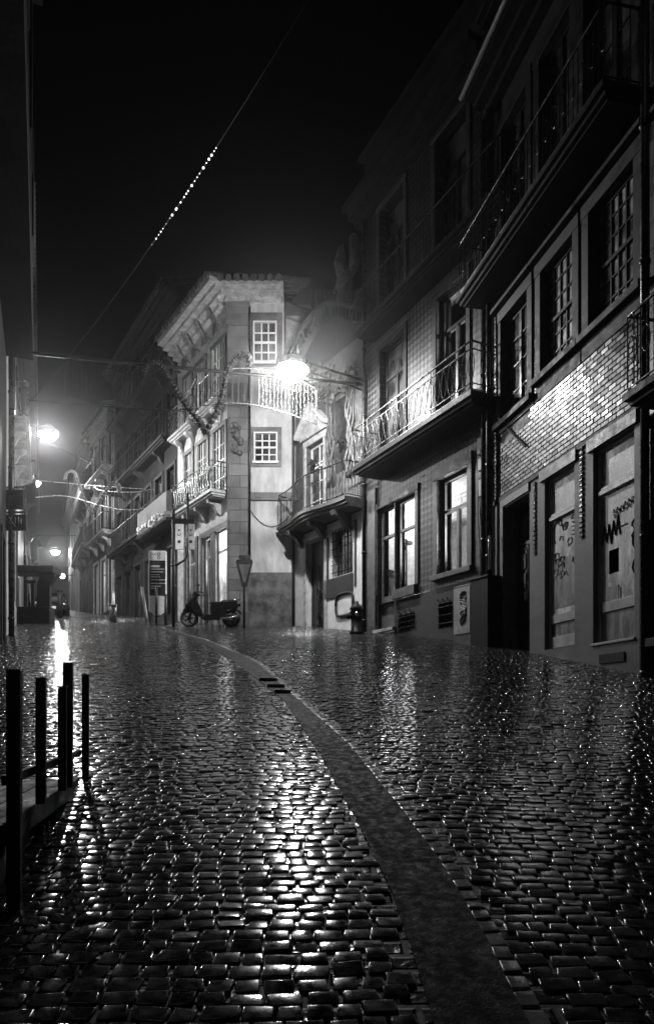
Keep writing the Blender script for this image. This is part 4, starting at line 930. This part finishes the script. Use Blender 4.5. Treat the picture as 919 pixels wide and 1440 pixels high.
# ------------------------------------------------------------------ street furniture and vehicles
def at(px, Y, dz=0): return ((px - CX) / FP * Y, Y, g(Y) + dz)
def zz(py, Y): return EYE + (HY - py) / FP * Y
def scooter(px, Y, rz):
    o = thing('scooter', 'dark step-through scooter parked side-on in front of the lit shop windows', 'scooter', at(px, Y, .01), rz)
    class F2:
        def w(s, x, y, z): q = Matrix.Translation(at(px, Y, .01)) @ Matrix.Rotation(rz, 4, 'Z') @ Vector((x, y, z)); return tuple(q)
    F = F2()
    def wheel(x):
        m = MB(F); R_, r_ = .23, .055
        for i in range(24):
            a_, b_ = 6.2832 * i / 24, 6.2832 * (i + 1) / 24
            for j in range(8):
                c_, d_ = 6.2832 * j / 8, 6.2832 * (j + 1) / 8
                P = lambda u, v: (x + (R_ + r_ * math.cos(v)) * math.cos(u), r_ * 1.05 * math.sin(v), R_ + r_ + (R_ + r_ * math.cos(v)) * math.sin(u))
                m.quad(P(a_, c_), P(b_, c_), P(b_, d_), P(a_, d_))
        w = m.build('wheel', 'rubber', o, True); m = MB(F)
        for i in range(5): a_ = 6.2832 * i / 5; m.tube([(x, .0, .285), (x + .19 * math.cos(a_), .0, .285 + .19 * math.sin(a_))], [.03, .018], 6)
        m.tube([(x + .19 * math.cos(6.2832 * i / 20), .0, .285 + .19 * math.sin(6.2832 * i / 20)) for i in range(21)], .02, 6); m.tube([(x, -.05, .285), (x, .05, .285)], .07, 12)
        m.build('rim', 'iron', w, True)
    wheel(-.66); wheel(.64)
    def prof(pts, w0, name, mat, bev=.03):
        m = MB(F); m.prism(pts, -w0, w0); return m.build(name, mat, o, bevel=bev)
    prof([(-.88, .50), (-.72, .66), (-.50, .62), (-.36, .46), (-.44, .40), (-.62, .58)], .07, 'front_mudguard', 'black_gloss')
    prof([(-.80, .62), (-.50, .98), (-.42, 1.02), (-.36, .96), (-.40, .80), (-.22, .42), (-.12, .34), (-.30, .28), (-.44, .40), (-.62, .60)], .19, 'front_shield', 'black_gloss')
    prof([(-.30, .28), (-.14, .38), (.10, .38), (.20, .44), (.30, .24), (-.22, .22)], .17, 'floorboard', 'black_gloss')
    prof([(.02, .40), (.00, .66), (.12, .74), (.80, .76), (.92, .70), (.78, .56), (.52, .48), (.40, .30), (.20, .26)], .16, 'rear_body', 'black_gloss')
    prof([(-.06, .72), (.02, .79), (.30, .79), (.42, .85), (.74, .86), (.86, .80), (.72, .755), (.12, .735)], .14, 'seat', 'rubber', .03)
    prof([(.36, .28), (.44, .42), (.82, .36), (.84, .28), (.62, .2), (.42, .2)], .09, 'engine', 'iron', .02)
    m = MB(F).tube([(-.66, .08, .285), (-.56, .08, .56), (-.46, .02, .85)], .028, 8); m.tube([(-.66, -.08, .285), (-.56, -.08, .56), (-.46, -.02, .85)], .028, 8); m.build('fork', 'iron', o, True)
    m = MB(F).tube([(-.26, -.33, 1.06), (-.36, -.2, 1.06), (-.44, 0, 1.0), (-.36, .2, 1.06), (-.26, .33, 1.06)], .02, 8); m.build('handlebar', 'iron', o, True)
    MB(F).sphere((-.45, 0, 1.02), .12, 10, (1.1, 1.2, .75)).build('headlamp_cowl', 'black_gloss', o, True)
    MB(F).sphere((-.56, 0, 1.0), .055, 8, (.6, 1.3, .9)).build('headlight', 'chrome', o, True)
    for e in (-1, 1):
        MB(F).tube([(-.34, e * .2, 1.06), (-.33, e * .27, 1.24)], .009, 6).sphere((-.33, e * .29, 1.27), .055, 8, (.4, 1.2, .8)).build('mirror', 'iron', o, True)
        MB(F).tube([(-.30, e * .33, 1.06), (-.18, e * .36, 1.03)], .018, 8).build('grip', 'rubber', o, True)
        MB(F).tube([(.45, e * .13, .80), (.72, e * .13, .84), (.90, e * .07, .88), (.93, 0, .885)], .013, 6).build('grab_rail', 'chrome', o, True)
    MB(F).box(.88, .94, -.09, .09, .66, .74).build('tail_light', 'chrome', o, bevel=.01)
    prof([(.78, .58), (.92, .52), (1.0, .38), (.96, .38), (.86, .5), (.74, .54)], .06, 'rear_mudguard', 'rubber', .01)
    MB(F).tube([(.3, -.15, .27), (.55, -.17, .25), (.92, -.18, .34)], [.03, .055, .06], 10).build('exhaust', 'iron_wet', o, True)
    MB(F).tube([(.22, .12, .26), (.30, .2, .01)], .015, 6).build('kickstand', 'iron', o, True)
scooter(296, 22.3, R(4))

# information totem
Y = 25.0; X, _, zb = at(222, Y); F_ = Fr((X, Y), (-1, -.06))
t = thing('information_totem', 'pale information totem with a dark text panel and two small rings, near the pole', 'sign', (X, Y, zb), F_.rz()); hw = .30; zt = zz(775, Y)
MB(F_).box(-hw, hw, -.08, .08, zb + .3, zt).build('panel_body', 'white_paint', t, bevel=.02)
MB(F_).prism([(-hw, zb - .1), (hw, zb - .1), (hw, zb + .45), (.03, zb + .22), (-.03, zb + .22), (-hw, zb + .45)], .081, .095).build('lower_panel', 'grey_paint', t)
zc = zz(789, Y); zd = zz(838, Y); f = MB(F_).box(-hw + .02, hw - .02, .081, .093, zd, zc).build('text_panel', 'dark_paint', t)
m = MB(F_); rows = [(797, .30, .035), (801, .46, .012), (805, .42, .012), (809, .30, .012), (812, .32, .012), (816, .50, .012), (821, .50, .012), (825, .34, .012), (828, .22, .012)]
for py, w, h in rows: m.box(hw - .08, hw - .08 - w, .094, .098, zz(py, Y) - h, zz(py, Y) + h)
m.build('text_lines', 'white_paint', f); m = MB(F_)
for py in (780, 785): m.tube([(-.05 + .05 * math.cos(a_), .085, zz(py, Y) + .045 * math.sin(a_)) for a_ in [i * .524 for i in range(13)]], .01, 5)
m.box(.05, .22, .081, .086, zz(780, Y) - .01, zz(780, Y) + .01).build('emblem', 'dark_paint', t)
# bus stop pole with panels
Y = 22.8; X, _, zb = at(244, Y); bs = thing('bus_stop_pole', 'tall dark pole with two hanging timetable panels and a small floodlight on top', 'sign post', (X, Y, zb))
xw = lambda px: (px - CX) / FP * Y
MB().tube([(X, Y, zb), (X, Y, zz(718, Y))], .05, 10).build('pole', 'iron_black', bs, True)
MB().tube([(xw(264), Y, zz(694, Y)), (xw(264), Y, zz(780, Y)), (xw(260), Y, zz(787, Y)), (xw(248), Y, zz(795, Y))], .04, 8).build('bent_pole', 'iron', bs, True)
m = MB().box(xw(231), xw(241), Y - .12, Y + .1, zz(726, Y), zz(720, Y)); m.build('floodlight', 'pale_paint', bs, bevel=.02)
for a_, b_, mt in ((246.5, 258, 'white_paint'), (263.5, 273.5, 'pale_paint')):
    p = MB().box(xw(a_), xw(b_), Y - .02, Y + .02, zz(773, Y), zz(737, Y)).build('timetable_panel', mt, bs, bevel=.008); m = MB(); c_ = (a_ + b_) / 2
    m.tube([(xw(c_ + 2.2 * math.cos(u)), Y - .025, zz(751 + 2.2 * math.sin(u), Y)) for u in [i * .5 - .3 for i in range(8)]], .012, 5); m.sphere((xw(c_), Y - .03, zz(745.5, Y)), .03, 6)
    m.box(xw(c_ - 2), xw(c_ + 2), Y - .026, Y - .021, zz(764, Y), zz(760, Y)); m.build('printed_symbols', 'dark_paint', p)
MB().box(xw(246), xw(273.5), Y - .04, Y + .04, zz(736, Y), zz(730, Y)).build('panel_beam', 'iron_black', bs)
for py in (795, 824): MB().tube([(X, Y, zz(py, Y) - .015), (X, Y, zz(py, Y) + .015)], .075, 10).build('collar', 'iron', bs, True)
# yield sign seen from behind
Y = 21.9; X, _, zb = at(343, Y); ys_ = thing('traffic_sign', 'back of a triangular give-way sign on a dark pole in front of the stone pilaster', 'traffic sign', (X, Y, zb))
xw = lambda px: (px - CX) / FP * Y
MB().tube([(X, Y + .03, zb), (X, Y + .03, zz(784, Y))], .032, 8).build('pole', 'iron_black', ys_, True)
m = MB(); m.prism([(xw(331.5), zz(790, Y)), (xw(333), zz(787, Y)), (xw(354), zz(787, Y)), (xw(355.5), zz(790, Y)), (xw(347), zz(825, Y)), (xw(340), zz(825, Y))], Y - .02, Y + .0); m.build('sign_plate', 'dark_paint', ys_, bevel=.01)
m = MB(); m.prism([(xw(336), zz(794, Y)), (xw(352), zz(794, Y)), (xw(345), zz(819, Y)), (xw(342), zz(819, Y))], Y - .03, Y - .021); m.build('plate_stiffener', 'grey_paint', ys_)
MB().box(xw(336), xw(352), Y - .03, Y + .01, zz(786.5, Y), zz(781, Y)).build('top_plate', 'dark_paint', ys_)
# bollards
def bollard(px, Y, h, r, mat, nm, lab, grp=None, tilt=0):
    x, y, z = at(px, Y); o = thing(nm, lab, 'bollard', (x, y, z), 0, grp)
    MB().tube([(x, y, z - .05), (x + tilt * .5, y, z + h * .5), (x + tilt, y, z + h)], r, 12).build('post', mat, o, True)
    MB().tube([(x + tilt, y, z + h + .001), (x + tilt, y, z + h + .03), (x + tilt, y, z + h + .05)], [r * 1.15, r * 1.1, r * .3], 12).build('cap', mat, o, True)
bollard(159, 26.5, .62, .14, 'iron_wet', 'steel_bollard', 'short fat steel bollard standing alone in the middle of the wet street')
bollard(160, 29, 1.1, .05, 'pale_paint', 'thin_post', 'thin pale post just behind the fat steel bollard')
bollard(85, 31, 1.15, .12, 'iron_black', 'black_post', 'black post at the right of the terrace shelter beside the parked car')
bollard(208, 24.6, 1.25, .05, 'pale_paint', 'leaning_post', 'pale leaning post left of the information totem', tilt=-.2)
bollard(220, 23.6, 1.35, .035, 'iron_black', 'slim_post', 'slim black post in front of the information totem')
bollard(233, 23.8, 1.0, .045, 'iron_black', 'slim_post', 'slim black post at the right edge of the information totem')
# hydrant
Y = 18.9; x, y, z = at(501, Y); h_ = thing('fire_hydrant', 'black fire hydrant against the base of the drainpipe between the ornate and tiled houses', 'hydrant', (x, y, z))
MB().lathe((x, y, z), [(.19, 0), (.19, .05), (.15, .06), (.15, .62), (.18, .63), (.18, .68), (.14, .74), (.06, .8), (.05, .86), (.01, .87)], 14).build('hydrant_body', 'iron_black', h_, True)
MB().tube([(x - .12, y - .05, z + .45), (x - .27, y - .1, z + .45)], .07, 8).build('nozzle', 'iron_black', h_, True); MB().tube([(x, y - .14, z + .5), (x, y - .2, z + .5)], .06, 8).build('outlet_cap', 'chrome', h_, True)
# terrace shelter on the left
Y = 25.5; xw = lambda px: (px - CX) / FP * Y; zb = g(Y); k = thing('terrace_shelter', 'black terrace shelter with flat roof and slanted side wall, left of the street', 'shelter', (xw(45), Y, zb))
MB().box(xw(16), xw(77), Y - .2, Y + .7, zz(806, Y), zz(796, Y)).build('roof', 'iron_black', k, bevel=.02)
MB().prism([(xw(57), zz(806.5, Y)), (xw(77), zz(806.5, Y)), (xw(77), zz(812, Y)), (xw(70), zz(824, Y)), (xw(70), zz(853, Y)), (xw(52), zz(853, Y)), (xw(52), zz(822, Y))], Y, Y + .2).build('side_wall', 'iron_black', k)
MB().box(xw(27), xw(70), Y - .02, Y + .5, zb - .3, zz(853, Y) - .001).build('counter', 'iron_black', k, bevel=.02)
MB().box(xw(17), xw(27), Y - .05, Y + .05, zb - .2, zz(813, Y)).build('side_panel', 'dark_paint', k)
for p in ((34, 38), (44, 48)): MB().box(xw(p[0]), xw(p[1]), Y, Y + .1, zz(853, Y), zz(816, Y)).build('post', 'iron_black', k)
MB().box(xw(34), xw(50), Y, Y + .1, zz(820, Y), zz(816, Y)).build('crossbar', 'iron_black', k)
# parked car
Y = 34.0; px = 71; x, y, z = at(px, Y); c_ = thing('parked_car', 'dark car parked nose-on beyond the terrace shelter, wet bonnet glinting', 'car', (x, y, z), R(20))
class F3:
    def w(s, a_, b_, h): return tuple(Matrix.Translation((x, y, z)) @ Matrix.Rotation(R(20), 4, 'Z') @ Vector((a_, b_, h)))
F = F3(); m = MB(F)
def loft(m, secs):
    R_ = [[m.p(q) for q in s_] for s_ in secs]; n = len(R_[0])
    for A, B in zip(R_, R_[1:]):
        for i in range(n): m.f.append([A[i], A[(i + 1) % n], B[(i + 1) % n], B[i]])
    m.f.append(R_[0][::-1]); m.f.append(R_[-1])
def csec(yy, w, z0, z1): return [(-w, yy, z0), (-w * 1.02, yy, (z0 + z1) / 2), (-w * .9, yy, z1), (w * .9, yy, z1), (w * 1.02, yy, (z0 + z1) / 2), (w, yy, z0)]
loft(m, [csec(0, .7, .3, .55), csec(.15, .82, .25, .7), csec(.9, .86, .25, .86), csec(1.4, .86, .25, .9), csec(3.4, .86, .25, .92), csec(3.9, .82, .28, .85), csec(4.0, .75, .4, .75)]); b_ = m.build('body', 'black_gloss', c_, True)
m = MB(F); loft(m, [csec(1.2, .74, .88, .9), csec(1.85, .68, .88, 1.36), csec(3.0, .66, .88, 1.4), csec(3.7, .70, .88, .92)]); m.build('cabin_glass', 'dark_glass', c_, True)
m = MB(F); loft(m, [csec(1.8, .6, 1.37, 1.40), csec(3.05, .6, 1.40, 1.43)]); m.build('car_roof', 'black_gloss', c_)
for e in (-1, 1):
    MB(F).sphere((e * .62, .06, .6), .12, 8, (1.2, .5, .7)).build('headlight', 'chrome', c_, True)
    for yy in (.75, 3.25): MB(F).tube([(e * .7, yy, .31), (e * .88, yy, .31)], .31, 18).build('wheel', 'rubber', c_, True)
MB(F).box(-.25, .25, -.03, .0, .36, .48).build('number_plate', 'white_paint', c_)
# round lit shop globe
x, y, z = ((88 - CX) / FP * 49, 49, zz(810, 49)); o = thing('globe_sign', 'round glowing globe on a far shopfront, below the farthest street lamp', 'lamp', (x, y, z))
MB().sphere((x, y, z), .17, 10).build('globe', 'bulb_glow', o, True); MB().tube([(x, y, z), (x + .9, y + .3, z + .15)], .025, 6).build('bracket', 'iron_black', o)

# ------------------------------------------------------------------ cafe terrace deck and fence, left foreground
FT = Fr((-.694 - .193 * 2.83 - .085, 2.83), (-.193, 1)); ZD = .847; s1t = 2.0
dk = thing('terrace_deck', 'dark wooden café deck levelled out over the sloping cobbles at the left edge', 'deck', FT.w(0, 0, g(2.83)), FT.rz())
m = MB(FT); nb = 14
for i in range(nb): d0 = 2.0 * i / nb; m.box(-.02, s1t, d0 + .004, d0 + 2.0 / nb - .006, ZD - .03, ZD)
m.build('deck_boards', 'wet_timber', dk)
MB(FT).box(-.03, s1t + .02, -.05, -.002, ZD - .09, ZD + .012).build('edge_beam', 'wet_timber', dk, bevel=.005)
MB(FT).box(-.08, -.025, -.05, 2.0, ZD - .12, ZD + .01).build('end_beam', 'wet_timber', dk, bevel=.005)
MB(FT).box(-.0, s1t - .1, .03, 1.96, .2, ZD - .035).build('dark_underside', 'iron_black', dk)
tf = thing('terrace_fence', 'low black fence of bare square posts and a thin rail around the café deck', 'fence', FT.w(0, 0, g(2.83)), FT.rz())
for py_s, zt, zb_, w in ((.0, 1.456, g(2.83) - .02, .026), (.54, 1.45, ZD + .013, .022), (1.12, 1.43, ZD + .013, .022), (1.28, 1.57, ZD + .013, .026), (2.01, 1.54, ZD - .2, .022)):
    s_ = py_s; m = MB(FT).box(s_ - w, s_ + w, -.05 - 2 * w - .002, -.052, zb_, zt); m.box(s_ - w - .004, s_ + w + .004, -.056 - 2 * w, -.048, zt + .001, zt + .01); m.build('post', 'wet_timber', tf, bevel=.004)
MB(FT).box(.03, 2.0, -.05, -.02, 1.0, 1.04).build('rail', 'wet_timber', tf, bevel=.003)
MB(FT).box(-.01, .02, -.0, 1.8, 1.0, 1.04).build('rail', 'wet_timber', tf, bevel=.003)
for d in (.45, .9, 1.35): MB(FT).box(-.02, .02, d, d + .04, ZD + .013, 1.44).build('post', 'wet_timber', tf, bevel=.004)
for s_ in (.045, .60, .72):                        # chrome strands added to imitate bright glints below the deck edge
    m = MB(FT); z0 = ZD - .1; z1 = g(2.83 + s_) + .02; n = int((z0 - z1) / .02)
    for i in range(n):
        z = z0 - i * .02; m.tube([(s_, -.075, z), (s_ + .004 * (-1) ** i, -.078, z - .018)], .0065, 5)
    m.build('glint_strand', 'chrome', tf, True)
